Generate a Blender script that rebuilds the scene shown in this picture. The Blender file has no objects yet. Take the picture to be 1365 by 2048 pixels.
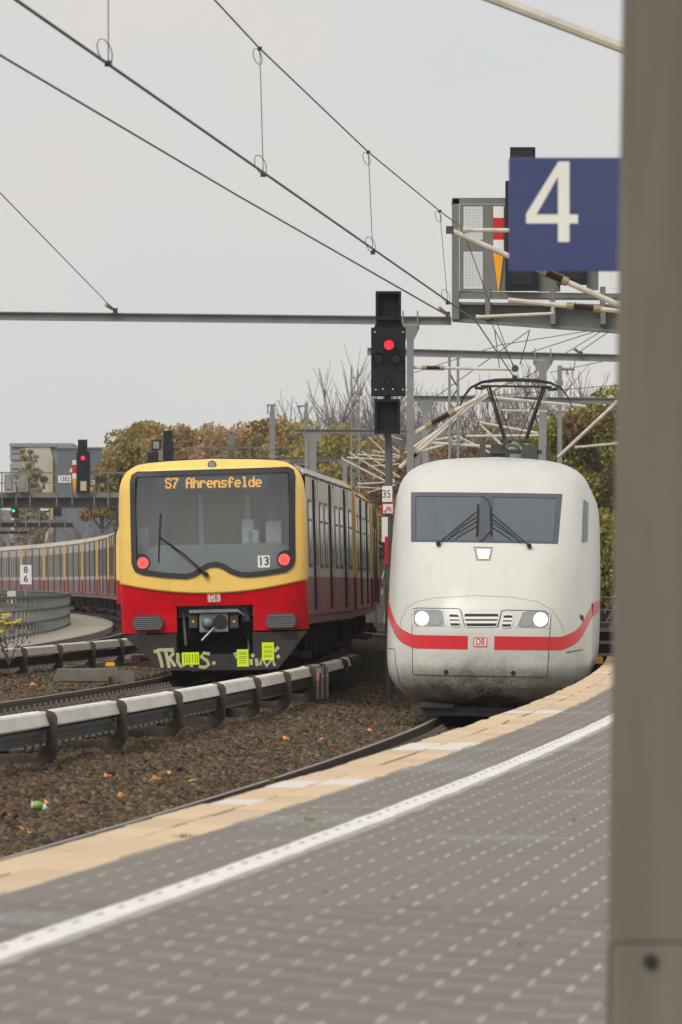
import bpy, bmesh, math, random
import numpy as np
from mathutils import Matrix, Vector, Euler
random.seed(7); rng = np.random.default_rng(7)
R = math.radians
scn = bpy.context.scene
COL = scn.collection

# ------------------------------------------------------------------ camera, sky, sun, exposure
FP, CX, HY, CZ = 12500.0, 682.5, 1165.0, 1.98      # focal length in photo pixels, centre, horizon row, eye height over the platform-track rails
cd = bpy.data.cameras.new('camera'); cam = bpy.data.objects.new('camera', cd); COL.objects.link(cam)
cd.sensor_fit = 'AUTO'; cd.sensor_width = 36.0; cd.lens = 36.0 * FP / 2048
cd.shift_y = (HY - 1024) / 2048.0
cd.clip_start = 0.5; cd.clip_end = 6000
cam.location = (0, 0, CZ); cam.rotation_euler = (R(90), 0, 0)
cd.dof.use_dof = True; cd.dof.focus_distance = 95; cd.dof.aperture_fstop = 9.5
scn.camera = cam

SUN_EL, SUN_AZ = R(46), R(-150)                    # behind the camera, to its left
w = bpy.data.worlds.new('World'); scn.world = w; w.use_nodes = True
nt = w.node_tree; nt.nodes.clear()
def N(tree, t, **k):
    n = tree.nodes.new(t)
    for a, b in k.items(): setattr(n, a, b)
    return n
wo = N(nt, 'ShaderNodeOutputWorld'); mx = N(nt, 'ShaderNodeMixShader'); mx.inputs[0].default_value = 0.86
sky = N(nt, 'ShaderNodeTexSky', sky_type='NISHITA'); sky.sun_disc = False
sky.sun_elevation = SUN_EL; sky.sun_rotation = SUN_AZ
b1 = N(nt, 'ShaderNodeBackground'); b1.inputs[1].default_value = 0.06
b2 = N(nt, 'ShaderNodeBackground'); b2.inputs[1].default_value = 0.47
tc = N(nt, 'ShaderNodeTexCoord'); mp = N(nt, 'ShaderNodeMapping'); mp.inputs['Scale'].default_value = (9, 9, 22)
nz = N(nt, 'ShaderNodeTexNoise'); nz.inputs['Scale'].default_value = 1.6; nz.inputs['Detail'].default_value = 3
rp = N(nt, 'ShaderNodeValToRGB')
rp.color_ramp.elements[0].position = .36; rp.color_ramp.elements[0].color = (.97, .975, .985, 1)
rp.color_ramp.elements[1].position = .68; rp.color_ramp.elements[1].color = (1.07, .99, .935, 1)
L = nt.links.new
L(tc.outputs['Generated'], mp.inputs[0]); L(mp.outputs[0], nz.inputs['Vector']); L(nz.outputs[0], rp.inputs[0]); L(rp.outputs[0], b2.inputs[0])
L(sky.outputs[0], b1.inputs[0]); L(b1.outputs[0], mx.inputs[1]); L(b2.outputs[0], mx.inputs[2]); L(mx.outputs[0], wo.inputs[0])
sd = bpy.data.lights.new('sun', 'SUN'); sd.energy = 1.5; sd.angle = R(35); sd.color = (1, .95, .88)
so = bpy.data.objects.new('sun', sd); COL.objects.link(so)
sv = Vector((math.sin(SUN_AZ) * math.cos(SUN_EL), math.cos(SUN_AZ) * math.cos(SUN_EL), math.sin(SUN_EL)))
so.rotation_euler = sv.to_track_quat('Z', 'Y').to_euler(); so.location = sv * 200
vs = scn.view_settings; vs.view_transform = 'Standard'; vs.look = 'None'; vs.gamma = 1; vs.use_curve_mapping = False
vs.exposure = 0.62
scn.cycles.use_denoising = True; scn.cycles.max_bounces = 8; scn.cycles.transparent_max_bounces = 16
scn.cycles.caustics_reflective = False; scn.cycles.caustics_refractive = False

# ------------------------------------------------------------------ materials
def hexc(h):
    f = lambda c: (c / 12.92 if c <= .04045 else ((c + .055) / 1.055) ** 2.4)
    return tuple(f(int(h[i:i + 2], 16) / 255) for i in (0, 2, 4))
MATS = {}
def mat(name, col, rough=.6, metal=0., var=.18, scale=4., bump=0., bscale=40., stretch=(1, 1, 1), dirt=None, damt=.5, dscale=3., dstretch=(1, 1, 1), dlo=.42, dhi=.7, spec=.5, attr=None, objrand=0.):
    m = bpy.data.materials.new(name); m.use_nodes = True; t = m.node_tree; lk = t.links.new
    p = t.nodes['Principled BSDF']; p.inputs['Roughness'].default_value = rough; p.inputs['Metallic'].default_value = metal
    p.inputs['Specular IOR Level'].default_value = spec
    tcn = N(t, 'ShaderNodeTexCoord')
    def noise(sc, st, det=5):
        mpn = N(t, 'ShaderNodeMapping'); mpn.inputs['Scale'].default_value = st
        n = N(t, 'ShaderNodeTexNoise'); n.inputs['Scale'].default_value = sc; n.inputs['Detail'].default_value = det; n.inputs['Roughness'].default_value = .62
        lk(tcn.outputs['Object'], mpn.inputs[0]); lk(mpn.outputs[0], n.inputs['Vector']); return n.outputs[0]
    if attr:
        a = N(t, 'ShaderNodeAttribute'); a.attribute_name = attr; base = a.outputs['Color']
    else:
        rgb = N(t, 'ShaderNodeRGB'); rgb.outputs[0].default_value = (*col, 1); base = rgb.outputs[0]
    mr = N(t, 'ShaderNodeMapRange'); mr.inputs[1].default_value = .25; mr.inputs[2].default_value = .75; mr.inputs[3].default_value = 1 - var; mr.inputs[4].default_value = 1 + var
    lk(noise(scale, stretch), mr.inputs[0]); fac = mr.outputs[0]
    if objrand:
        oi = N(t, 'ShaderNodeObjectInfo'); m2 = N(t, 'ShaderNodeMapRange'); m2.inputs[3].default_value = 1 - objrand; m2.inputs[4].default_value = 1 + objrand
        lk(oi.outputs['Random'], m2.inputs[0]); mm = N(t, 'ShaderNodeMath', operation='MULTIPLY'); lk(fac, mm.inputs[0]); lk(m2.outputs[0], mm.inputs[1]); fac = mm.outputs[0]
    vm = N(t, 'ShaderNodeVectorMath', operation='SCALE'); lk(base, vm.inputs[0]); lk(fac, vm.inputs['Scale']); out = vm.outputs[0]
    if dirt:
        md = N(t, 'ShaderNodeMapRange'); md.inputs[1].default_value = dlo; md.inputs[2].default_value = dhi; md.inputs[3].default_value = 0; md.inputs[4].default_value = damt
        lk(noise(dscale, dstretch, 8), md.inputs[0])
        mix = N(t, 'ShaderNodeMix', data_type='RGBA'); mix.inputs[7].default_value = (*dirt, 1)
        lk(md.outputs[0], mix.inputs[0]); lk(out, mix.inputs[6]); out = mix.outputs[2]
    lk(out, p.inputs['Base Color'])
    if bump:
        bn = N(t, 'ShaderNodeBump'); bn.inputs['Strength'].default_value = bump; bn.inputs['Distance'].default_value = .02
        lk(noise(bscale, (1, 1, 1)), bn.inputs['Height']); lk(bn.outputs[0], p.inputs['Normal'])
    MATS[name] = m; return m
def emit(name, col, s):
    m = bpy.data.materials.new(name); m.use_nodes = True; p = m.node_tree.nodes['Principled BSDF']
    p.inputs['Base Color'].default_value = (*[min(1, c * .3) for c in col], 1); p.inputs['Emission Color'].default_value = (*col, 1); p.inputs['Emission Strength'].default_value = s
    MATS[name] = m; return m
def glass(name, tint, trans, rough=.06, gcol=(.9, .95, 1)):
    """window glass: part see-through, part mirror, slightly tinted film of dust and painted-in reflection"""
    m = bpy.data.materials.new(name); m.use_nodes = True; t = m.node_tree; t.nodes.clear(); lk = t.links.new
    o = N(t, 'ShaderNodeOutputMaterial'); tr = N(t, 'ShaderNodeBsdfTransparent'); tr.inputs[0].default_value = (*tint, 1)
    gl = N(t, 'ShaderNodeBsdfGlossy'); gl.inputs['Roughness'].default_value = rough; gl.inputs[0].default_value = (*gcol, 1)
    df = N(t, 'ShaderNodeBsdfDiffuse'); df.inputs[0].default_value = (.34, .39, .36, 1)  # dust film, its colour also lifted to stand in for reflected light
    m1 = N(t, 'ShaderNodeMixShader'); m1.inputs[0].default_value = trans; m2 = N(t, 'ShaderNodeMixShader'); m2.inputs[0].default_value = .085
    fr = N(t, 'ShaderNodeFresnel'); fr.inputs[0].default_value = 1.5
    mm = N(t, 'ShaderNodeMath', operation='ADD'); mm.inputs[1].default_value = 1 - trans
    lk(fr.outputs[0], mm.inputs[0]); lk(mm.outputs[0], m1.inputs[0]); lk(tr.outputs[0], m1.inputs[1]); lk(gl.outputs[0], m1.inputs[2])
    lk(m1.outputs[0], m2.inputs[1]); lk(df.outputs[0], m2.inputs[2]); lk(m2.outputs[0], o.inputs[0])
    MATS[name] = m; return m

mat('ice_white', (.64, .64, .585), .28, var=.03, scale=1.2, dirt=(.30, .27, .22), damt=.30, dscale=2.4, dstretch=(1, .35, .45), dlo=.50, dhi=.78)
mat('ice_grime', (.74, .73, .69), .42, var=.06, scale=3, dirt=(.15, .12, .075), damt=.9, dscale=2.3, dstretch=(1, 1, .8), dlo=.44, dhi=.70)
mat('ice_red', hexc('d8242c'), .3, var=.05, scale=3, dirt=(.3, .1, .09), damt=.25, dscale=5)
mat('logo_red', hexc('d8242c'), .4, var=.03)
mat('white_plate', (.78, .77, .74), .45, var=.05)
mat('black', (.012, .012, .013), .55, var=.3)
mat('rubber', (.03, .033, .035), .5, var=.25)
mat('dark_grey', (.05, .052, .055), .5, var=.2)
mat('frame_blue', (.075, .088, .11), .25, var=.1)
mat('sb_yellow', hexc('fad06c'), .34, var=.04, scale=1.5, dirt=(.45, .27, .06), damt=.35, dscale=2.4, dstretch=(1.6, 1, .35), dlo=.52, dhi=.8)
mat('sb_red', hexc('cf0019'), .4, spec=.2, var=.07, scale=2, dirt=(.20, .01, .02), damt=.4, dscale=3)
mat('sb_side', (.60, .55, .46), .45, var=.10, scale=1.0, stretch=(1, 1.2, .15), dirt=(.14, .11, .085), damt=.75, dscale=1.6, dstretch=(1, 1.5, .12), dlo=.40, dhi=.72)
mat('sb_burgundy', (.24, .06, .065), .45, var=.12, stretch=(1, 1.2, .2), dirt=(.19, .13, .11), damt=.8, dscale=1.4, dstretch=(1, 1.6, .2), dlo=.40, dhi=.66)
mat('sb_skirt', (.24, .13, .12), .55, var=.15, dirt=(.26, .22, .19), damt=.6, dscale=2)
mat('sb_roof', (.50, .45, .36), .5, var=.12, dirt=(.2, .17, .13), damt=.5, dscale=1.2)
mat('sb_ring', hexc('dfae48'), .45, var=.08, dirt=(.25, .17, .08), damt=.3)
mat('sb_ringred', hexc('8c0d20'), .45, var=.1)
mat('sb_glass_side', (.30, .305, .285), .15, var=.3, scale=.7)  # pale base colour stands in for bright surroundings mirrored in the panes
mat('sb_apron', (.020, .020, .018), .6, var=.2, dirt=(.05, .044, .036), damt=.5)
mat('underframe', (.009, .0085, .008), .9, spec=.1, var=.4, scale=6)
mat('steel_grey', (.235, .245, .24), .5, var=.12, dirt=(.10, .085, .07), damt=.4, dscale=2)
mat('steel_dark', (.10, .105, .105), .55, var=.12, dirt=(.07, .055, .045), damt=.5, dscale=3)
mat('gantry', (.175, .18, .17), .5, var=.08, dirt=(.09, .085, .075), damt=.4, dscale=1.5)
mat('tube_cream', (.60, .56, .47), .5, var=.1, dirt=(.30, .24, .17), damt=.4, dscale=6)
mat('insulator', (.075, .04, .025), .3, var=.2)
mat('insulator_cap', (.30, .23, .10), .6, var=.2)
mat('wire', (.045, .045, .045), .5, var=.1)
mat('wire_light', (.20, .20, .20), .5, var=.1)
mat('signal_black', (.012, .014, .018), .6, var=.2, spec=.25)
mat('lens_dark', (.008, .008, .01), .15, var=.1)
emit('lamp_red', (1, .012, .02), 2.2); emit('lamp_green', (.01, .8, .35), 1.2); emit('tail_red', (1, .09, .07), .85)
emit('lamp_warm', (1, .86, .55), 1.6); emit('lamp_white', (1, .90, .72), 9.); emit('amber', (1, .46, .045), .62)
mat('yellow_paint', hexc('f0a400'), .5, var=.08); mat('red_paint', hexc('c8141c'), .5, var=.08)
mat('neon', hexc('d6f200'), .6, var=.04); mat('neon_ink', (.10, .12, .02), .6)
mat('graffiti', (.50, .47, .26), .6, var=.15)
mat('coupler_grey', (.22, .23, .25), .45, var=.2, dirt=(.06, .055, .05), damt=.5, dscale=6)
mat('ballast', (.03, .023, .015), .95, spec=.05, var=.45, scale=14, bump=.9, bscale=60, dirt=(.09, .07, .05), damt=.6, dscale=25)
mat('stone', (.1, .09, .08), .9, var=.25, scale=20, attr='Col', spec=.15)
mat('ground_far', (.07, .07, .05), .95, var=.3, scale=.1)
mat('rail_steel', (.065, .045, .034), .6, metal=.1, var=.25, scale=9, stretch=(1, .2, 1))
mat('rail_top', (.20, .17, .15), .4, metal=.5, var=.1)
mat('concrete', (.30, .28, .24), .9, var=.2, scale=5, bump=.3, bscale=30, dirt=(.15, .13, .10), damt=.5)
mat('sleeper', (.17, .15, .125), .9, var=.25, scale=6, bump=.3)
mat('tan_slab', (.64, .485, .315), .85, var=.07, scale=3, bump=.12, bscale=60, dirt=(.42, .32, .21), damt=.35, dscale=5, objrand=.10)
mat('tan_slab_new', (.70, .66, .60), .85, var=.05, scale=3, bump=.1, bscale=60, dirt=(.5, .45, .38), damt=.3)
mat('tile', (.166, .145, .119), .62, var=.09, scale=5, bump=.08, bscale=90, dirt=(.225, .195, .16), damt=.5, dscale=1.6, dstretch=(.5, 1, 1), objrand=.10)
mat('tile_blue', (.205, .20, .185), .7, var=.06, scale=4, objrand=.08)
mat('mortar', (.66, .60, .50), .9, var=.2, scale=3)
mat('mortar_dark', (.12, .11, .09), .95, var=.3, scale=8)
mat('line_white', (.80, .77, .71), .6, var=.06, scale=2, bump=.05, dirt=(.52, .49, .43), damt=.55, dscale=7, dlo=.50, dhi=.75)
mat('line_old', (.36, .34, .30), .7, var=.15, scale=5)
mat('column_grey', (.140, .122, .096), .45, var=.16, scale=2.2, stretch=(2.5, 1, .3), dirt=(.085, .078, .066), damt=.5, dscale=1.6, dstretch=(3, 3, .5))
mat('sign_blue', hexc('36406f'), .45, var=.04, scale=2, dirt=hexc('434b69'), damt=.5, dscale=1.5)
mat('sign_white', (.76, .74, .68), .5, var=.03)
mat('ink', (.03, .03, .03), .6)
mat('cover_white', (.82, .78, .69), .55, var=.06, scale=2, dirt=(.33, .29, .23), damt=.45, dscale=2.5, dstretch=(1, .5, 2.), objrand=.07)
mat('bracket', (.045, .037, .027), .7, var=.3, scale=12, dirt=(.20, .14, .08), damt=.4, dscale=9)
mat('conductor', (.06, .06, .062), .6, metal=.3, var=.2)
mat('fence_grey', (.15, .155, .15), .6, var=.15)
mat('walkway', (.36, .32, .25), .9, var=.12, scale=1.2, dirt=(.22, .19, .15), damt=.5)
mat('bark', (.10, .085, .07), .9, var=.3, scale=3); mat('bark_pale', (.20, .17, .155), .9, var=.25, scale=2)
mat('leaf', (.1, .1, .05), .75, var=.2, scale=1.2, attr='Col', spec=.2)
mat('leaf_orange', (.50, .19, .05), .7, var=.25, scale=30, objrand=.4)
mat('moss', (.20, .26, .03), .9, var=.3, scale=30)
mat('build_cream', (.52, .50, .43), .8, var=.06, scale=.4); mat('build_blue', (.145, .165, .20), .6, var=.08, scale=.3)
mat('build_trim', (.24, .25, .25), .6, var=.1); mat('build_tan', (.50, .40, .26), .8, var=.06)
mat('build_glass', (.27, .29, .30), .2, var=.2, scale=.2)
mat('interior', (.80, .82, .80), .8, var=.06); mat('interior_dark', (.085, .09, .095), .8, var=.15); mat('seat_white', (.88, .89, .86), .6, var=.03)
mat('skin', (.42, .24, .17), .6, var=.05); mat('shirt', (.06, .08, .12), .8, var=.1); mat('hair', (.03, .02, .015), .7)
mat('bottle_green', (.22, .42, .06), .25, var=.1); mat('bottle_clear', (.62, .68, .64), .2, var=.08)
glass('cab_glass', (.92, .97, .95), .95); glass('ice_glass', (.62, .68, .72), .74, gcol=(.66, .74, .82)); glass('lamp_glass', (.9, .9, .92), .82)
mat('lamp_dim', (.34, .345, .35), .25, var=.1); mat('lamp_house', (.30, .31, .34), .3, var=.1); mat('aluminium', (.30, .30, .30), .35, metal=.6, var=.1)

def grime_low(src, name, z0, z1):
    m = MATS[src].copy(); m.name = name; t = m.node_tree; lk = t.links.new; p = t.nodes['Principled BSDF']; old = p.inputs['Base Color'].links[0].from_socket
    tcn = N(t, 'ShaderNodeTexCoord'); sx = N(t, 'ShaderNodeSeparateXYZ'); lk(tcn.outputs['Object'], sx.inputs[0])
    a = N(t, 'ShaderNodeMapRange'); a.inputs[1].default_value = z1; a.inputs[2].default_value = z0; lk(sx.outputs[2], a.inputs[0])
    ax = N(t, 'ShaderNodeMath', operation='ABSOLUTE'); lk(sx.outputs[0], ax.inputs[0])
    b = N(t, 'ShaderNodeMapRange'); b.inputs[1].default_value = 1.5; b.inputs[2].default_value = .1; b.inputs[3].default_value = .35; b.inputs[4].default_value = 1.7; lk(ax.outputs[0], b.inputs[0])
    fac = None
    for sc, lo, hi, wgt in ((2.6, .34, .66, 1.0), (26., .50, .62, .8)):
        n = N(t, 'ShaderNodeTexNoise'); n.inputs['Scale'].default_value = sc; n.inputs['Detail'].default_value = 9; n.inputs['Roughness'].default_value = .65; lk(tcn.outputs['Object'], n.inputs['Vector'])
        r_ = N(t, 'ShaderNodeMapRange'); r_.inputs[1].default_value = lo; r_.inputs[2].default_value = hi; r_.inputs[4].default_value = wgt; lk(n.outputs[0], r_.inputs[0])
        if fac is None: fac = r_.outputs[0]
        else: mm = N(t, 'ShaderNodeMath', operation='MAXIMUM'); lk(fac, mm.inputs[0]); lk(r_.outputs[0], mm.inputs[1]); fac = mm.outputs[0]
    m1 = N(t, 'ShaderNodeMath', operation='MULTIPLY'); lk(fac, m1.inputs[0]); lk(a.outputs[0], m1.inputs[1])
    m2 = N(t, 'ShaderNodeMath', operation='MULTIPLY'); m2.use_clamp = True; lk(m1.outputs[0], m2.inputs[0]); lk(b.outputs[0], m2.inputs[1])
    mix = N(t, 'ShaderNodeMix', data_type='RGBA'); mix.inputs[7].default_value = (.085, .063, .030, 1); lk(m2.outputs[0], mix.inputs[0]); lk(old, mix.inputs[6]); lk(mix.outputs[2], p.inputs['Base Color'])
    MATS[name] = m
grime_low('ice_white', 'ice_body', .30, 1.10)
for nm in ('leaf',):
    t = MATS[nm].node_tree; p = t.nodes['Principled BSDF']; tl = N(t, 'ShaderNodeBsdfTranslucent'); mxs = N(t, 'ShaderNodeMixShader'); mxs.inputs[0].default_value = .35
    t.links.new(p.inputs['Base Color'].links[0].from_socket, tl.inputs[0]); t.links.new(p.outputs[0], mxs.inputs[1]); t.links.new(tl.outputs[0], mxs.inputs[2]); t.links.new(mxs.outputs[0], t.nodes['Material Output'].inputs[0])
# ------------------------------------------------------------------ mesh helpers
class MB:
    def __init__(s): s.v = []; s.f = []; s.m = []; s.cur = 0
    def add(s, vs, fs):
        b = len(s.v); s.v += [tuple(p) for p in vs]; s.f += [tuple(b + i for i in f) for f in fs]; s.m += [s.cur] * len(fs); return s
    def box(s, c, d, rot=None):
        x, y, z = d[0] / 2, d[1] / 2, d[2] / 2
        vs = [Vector((a * x, b * y, e * z)) for e in (-1, 1) for b in (-1, 1) for a in (-1, 1)]
        if rot is not None: vs = [rot @ q for q in vs]
        c = Vector(c)
        return s.add([c + q for q in vs], [(0, 2, 3, 1), (4, 5, 7, 6), (0, 1, 5, 4), (2, 6, 7, 3), (0, 4, 6, 2), (1, 3, 7, 5)])
    def bb(s, x0, x1, y0, y1, z0, z1): return s.box(((x0 + x1) / 2, (y0 + y1) / 2, (z0 + z1) / 2), (abs(x1 - x0), abs(y1 - y0), abs(z1 - z0)))
    def prism(s, poly, y0, y1):                     # polygon in (x,z), extruded along y
        n = len(poly); a = sum(poly[i][0] * poly[(i + 1) % n][1] - poly[(i + 1) % n][0] * poly[i][1] for i in range(n))
        if a < 0: poly = poly[::-1]
        vs = [(x, y0, z) for x, z in poly] + [(x, y1, z) for x, z in poly]
        return s.add(vs, [tuple(range(n)), tuple(range(2 * n - 1, n - 1, -1))] + [(i, i + n, (i + 1) % n + n, (i + 1) % n) for i in range(n)])
    def tube(s, pts, r, n=8, cap=True):
        pts = [Vector(p) for p in pts]; rs = r if isinstance(r, (list, tuple)) else [r] * len(pts); rings = []
        up = None
        for i, p in enumerate(pts):
            d = (pts[min(i + 1, len(pts) - 1)] - pts[max(i - 1, 0)]).normalized()
            if up is None:
                up = Vector((0, 0, 1)) if abs(d.z) < .9 else Vector((0, 1, 0))
            a = d.cross(up).normalized(); b = a.cross(d).normalized(); up = b
            rings.append([p + (a * math.cos(k * 2 * math.pi / n) + b * math.sin(k * 2 * math.pi / n)) * rs[i] for k in range(n)])
        vs = [q for g in rings for q in g]; fs = []
        for i in range(len(pts) - 1):
            for k in range(n):
                k2 = (k + 1) % n; fs.append((i * n + k, (i + 1) * n + k, (i + 1) * n + k2, i * n + k2))
        if cap: fs += [tuple(range(n)), tuple(range((len(pts) - 1) * n + n - 1, (len(pts) - 1) * n - 1, -1))]
        return s.add(vs, fs)
    def disc(s, c, r, y0, y1, n=20):                # cylinder with its axis along y
        return s.prism([(c[0] + r * math.cos(k * 2 * math.pi / n), c[1] + r * math.sin(k * 2 * math.pi / n)) for k in range(n)], y0, y1)
    def build(s, name, mats, parent=None, smooth=False, bevel=0., M=None):
        me = bpy.data.meshes.new(name); me.from_pydata(s.v, [], s.f)
        ms = mats if isinstance(mats, (list, tuple)) else [mats]
        for m in ms: me.materials.append(MATS[m])
        if len(ms) > 1: me.polygons.foreach_set('material_index', s.m)
        if smooth: me.polygons.foreach_set('use_smooth', [True] * len(me.polygons))
        me.update()
        o = bpy.data.objects.new(name, me); COL.objects.link(o)
        if parent is not None: o.parent = parent
        if M is not None: o.matrix_basis = M
        if bevel:
            b = o.modifiers.new('bevel', 'BEVEL'); b.width = bevel; b.segments = 2; b.limit_method = 'ANGLE'
        return o
def tag(o, label, cat, group=None):
    o['label'] = label; o['category'] = cat
    if group: o['group'] = group
    return o
def thing(name, label, cat, loc=(0, 0, 0), group=None, M=None):
    o = bpy.data.objects.new(name, None); COL.objects.link(o); o.empty_display_size = .2
    if M is not None: o.matrix_basis = M
    else: o.location = loc
    return tag(o, label, cat, group)
def struct(o, kind='structure'): o['kind'] = kind; return o
def dup(o, parent=None):
    c = o.copy(); COL.objects.link(c); c.parent = parent; return c
def copy_tree(o, parent=None):
    kids = [k for k in o.children]; c = dup(o, parent)
    for k in kids: copy_tree(k, c)
    return c
def P(x, y, Y):                                     # photo direction and distance -> point of the place
    return Vector(((x - CX) / FP * Y, Y, CZ - (y - HY) / FP * Y))
_tx = {}
def text_geo(s, size, align='CENTER', bold=0.):
    cu = bpy.data.curves.new('lettering', 'FONT'); cu.body = s; cu.size = size; cu.align_x = align; cu.align_y = 'CENTER'; cu.offset = bold
    cu.resolution_u = 4
    o = bpy.data.objects.new('lettering', cu); COL.objects.link(o)
    me = bpy.data.meshes.new_from_object(o.evaluated_get(bpy.context.evaluated_depsgraph_get()))
    vs = [(v.co.x, v.co.y) for v in me.vertices]; fs = [tuple(p.vertices) for p in me.polygons]
    bpy.data.objects.remove(o); bpy.data.curves.remove(cu); bpy.data.meshes.remove(me)
    return vs, fs
def lettering(mb, s, size, org, sx=1., bold=0., yoff=0., rot=0.):  # text facing -y, centre org=(x,y,z)
    vs, fs = text_geo(s, size, bold=bold); c, sn = math.cos(rot), math.sin(rot)
    mb.add([(org[0] + (x * c * sx - y * sn), org[1] + yoff, org[2] + (x * sn * sx + y * c)) for x, y in vs], fs)

def pchip(xs, ys):
    xs = np.array(xs, float); ys = np.array(ys, float); h = np.diff(xs); d = np.diff(ys) / h; m = np.zeros(len(xs))
    for i in range(1, len(xs) - 1):
        if d[i - 1] * d[i] > 0:
            w1 = 2 * h[i] + h[i - 1]; w2 = h[i] + 2 * h[i - 1]; m[i] = (w1 + w2) / (w1 / d[i - 1] + w2 / d[i])
    m[0] = d[0]; m[-1] = d[-1]
    def f(x):
        x = min(max(x, xs[0]), xs[-1]); i = min(int(np.searchsorted(xs, x, 'right')) - 1, len(xs) - 2); i = max(i, 0)
        t = (x - xs[i]) / h[i]; t2 = t * t; t3 = t2 * t
        return float((2 * t3 - 3 * t2 + 1) * ys[i] + (t3 - 2 * t2 + t) * h[i] * m[i] + (-2 * t3 + 3 * t2) * ys[i + 1] + (t3 - t2) * h[i] * m[i + 1])
    return f
def sstep(a, b, x): t = min(max((x - a) / (b - a), 0), 1); return t * t * (3 - 2 * t)

# ------------------------------------------------------------------ the line of the tracks (x as a function of distance)
def B(Y): return -6.56 + .1354 * Y - .00044 * Y * Y if Y <= 110 else 3.01 + .0386 * (Y - 110) - (Y - 110) ** 2 / 2860
def S(Y): return B(Y) - 4.6 - .011 * max(0, 110 - Y)
def Lk(Y): return B(Y) - 9.4 - .035 * max(0, 128 - Y)
def E(Y): return -4.9 + .1354 * Y - .00044 * Y * Y
ZS, ZL, ZP = .48, .56, .76
def frame(cx_fn, Y0, Y1, z, roll=0., x0=None):
    xa = cx_fn(Y0) if x0 is None else x0
    h = math.atan2(cx_fn(Y1) - cx_fn(Y0), Y1 - Y0)
    return Matrix.Translation((xa, Y0, z)) @ Matrix.Rotation(-h, 4, 'Z') @ Matrix.Rotation(roll, 4, 'Y')
def ribbon(mb, fx0, fx1, z0, z1, ys):               # sheet between two lines
    vs = []; 
    for Y in ys: vs += [(fx0(Y), Y, z0), (fx1(Y), Y, z1)]
    mb.add(vs, [(2 * i, 2 * i + 1, 2 * i + 3, 2 * i + 2) for i in range(len(ys) - 1)])
def bar(mb, fx, hw, z0, z1, ys, zf=None):           # bar of rectangular section following a line
    vs = []
    for Y in ys:
        dz = zf(Y) if zf else 0
        vs += [(fx(Y) - hw, Y, z0 + dz), (fx(Y) + hw, Y, z0 + dz), (fx(Y) + hw, Y, z1 + dz), (fx(Y) - hw, Y, z1 + dz)]
    n = len(ys); fs = [(0, 1, 2, 3), (4 * n - 1, 4 * n - 2, 4 * n - 3, 4 * n - 4)]
    for i in range(n - 1):
        for k in range(4): fs.append((4 * i + k, 4 * i + 4 + k, 4 * i + 4 + (k + 1) % 4, 4 * i + (k + 1) % 4))
    mb.add(vs, fs)
def frange(a, b, st): n = max(1, int(round((b - a) / st))); return [a + (b - a) * i / n for i in range(n + 1)]

# ------------------------------------------------------------------ ground, viaduct, ballast
m = MB(); m.add([(-1500, -200, -7), (1500, -200, -7), (1500, 3000, -7), (-1500, 3000, -7)], [(0, 1, 2, 3)]); struct(m.build('ground', 'ground_far'))
m = MB(); ys = frange(-15, 520, 9)
vs = []
for Y in ys:
    xl, xr = B(Y) - 13.2, B(Y) + 9.0
    vs += [(xl, Y, -6.9), (xr, Y, -6.9), (xr, Y, -.32), (xl, Y, -.32)]
fs = []
for i in range(len(ys) - 1):
    for k in range(4): fs.append((4 * i + k, 4 * i + 4 + k, 4 * i + 4 + (k + 1) % 4, 4 * i + (k + 1) % 4))
n = len(ys); fs += [(0, 1, 2, 3), (4 * n - 1, 4 * n - 2, 4 * n - 3, 4 * n - 4)]
m.add(vs, fs); struct(m.build('viaduct', 'concrete'))

zprof = pchip([-14, -9.5, -8.2, -6.6, -5.2, -4.5, -3.9, -3.3, -2.8, -2.2, -1.2, 0, 9], [.36, .36, .30, .25, .25, .18, .05, .02, -.03, -.11, -.19, -.2, -.2])
_ns = rng.random((64, 64))
def vnoise(x, y):
    i, j = math.floor(x), math.floor(y); a, b = x - i, y - j; a = a * a * (3 - 2 * a); b = b * b * (3 - 2 * b)
    g = lambda p, q: _ns[p % 64, q % 64]
    return (g(i, j) * (1 - a) + g(i + 1, j) * a) * (1 - b) + (g(i, j + 1) * (1 - a) + g(i + 1, j + 1) * a) * b - .5
def zball(o, Y):
    X = B(Y) + o
    return zprof(o) + .05 * vnoise(X * 1.3, Y * .5) + .03 * vnoise(X * 5 + 9, Y * 2)
m = MB(); ys = frange(36, 130, .3) + frange(131, 500, 4)[0:]
os_ = frange(-12.6, -8, .46) + frange(-7.8, 1.6, .16)[0:] + [2.5, 5, 8.8]
vs = [(B(Y) + o, Y, zball(o, Y) if Y > 104 or o <= 1.6 else -.25) for Y in ys for o in os_]
k = len(os_); m.add(vs, [(i * k + j, i * k + j + 1, (i + 1) * k + j + 1, (i + 1) * k + j) for i in range(len(ys) - 1) for j in range(k - 1)])
struct(m.build('ballast_bed', 'ballast', smooth=True))

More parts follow.
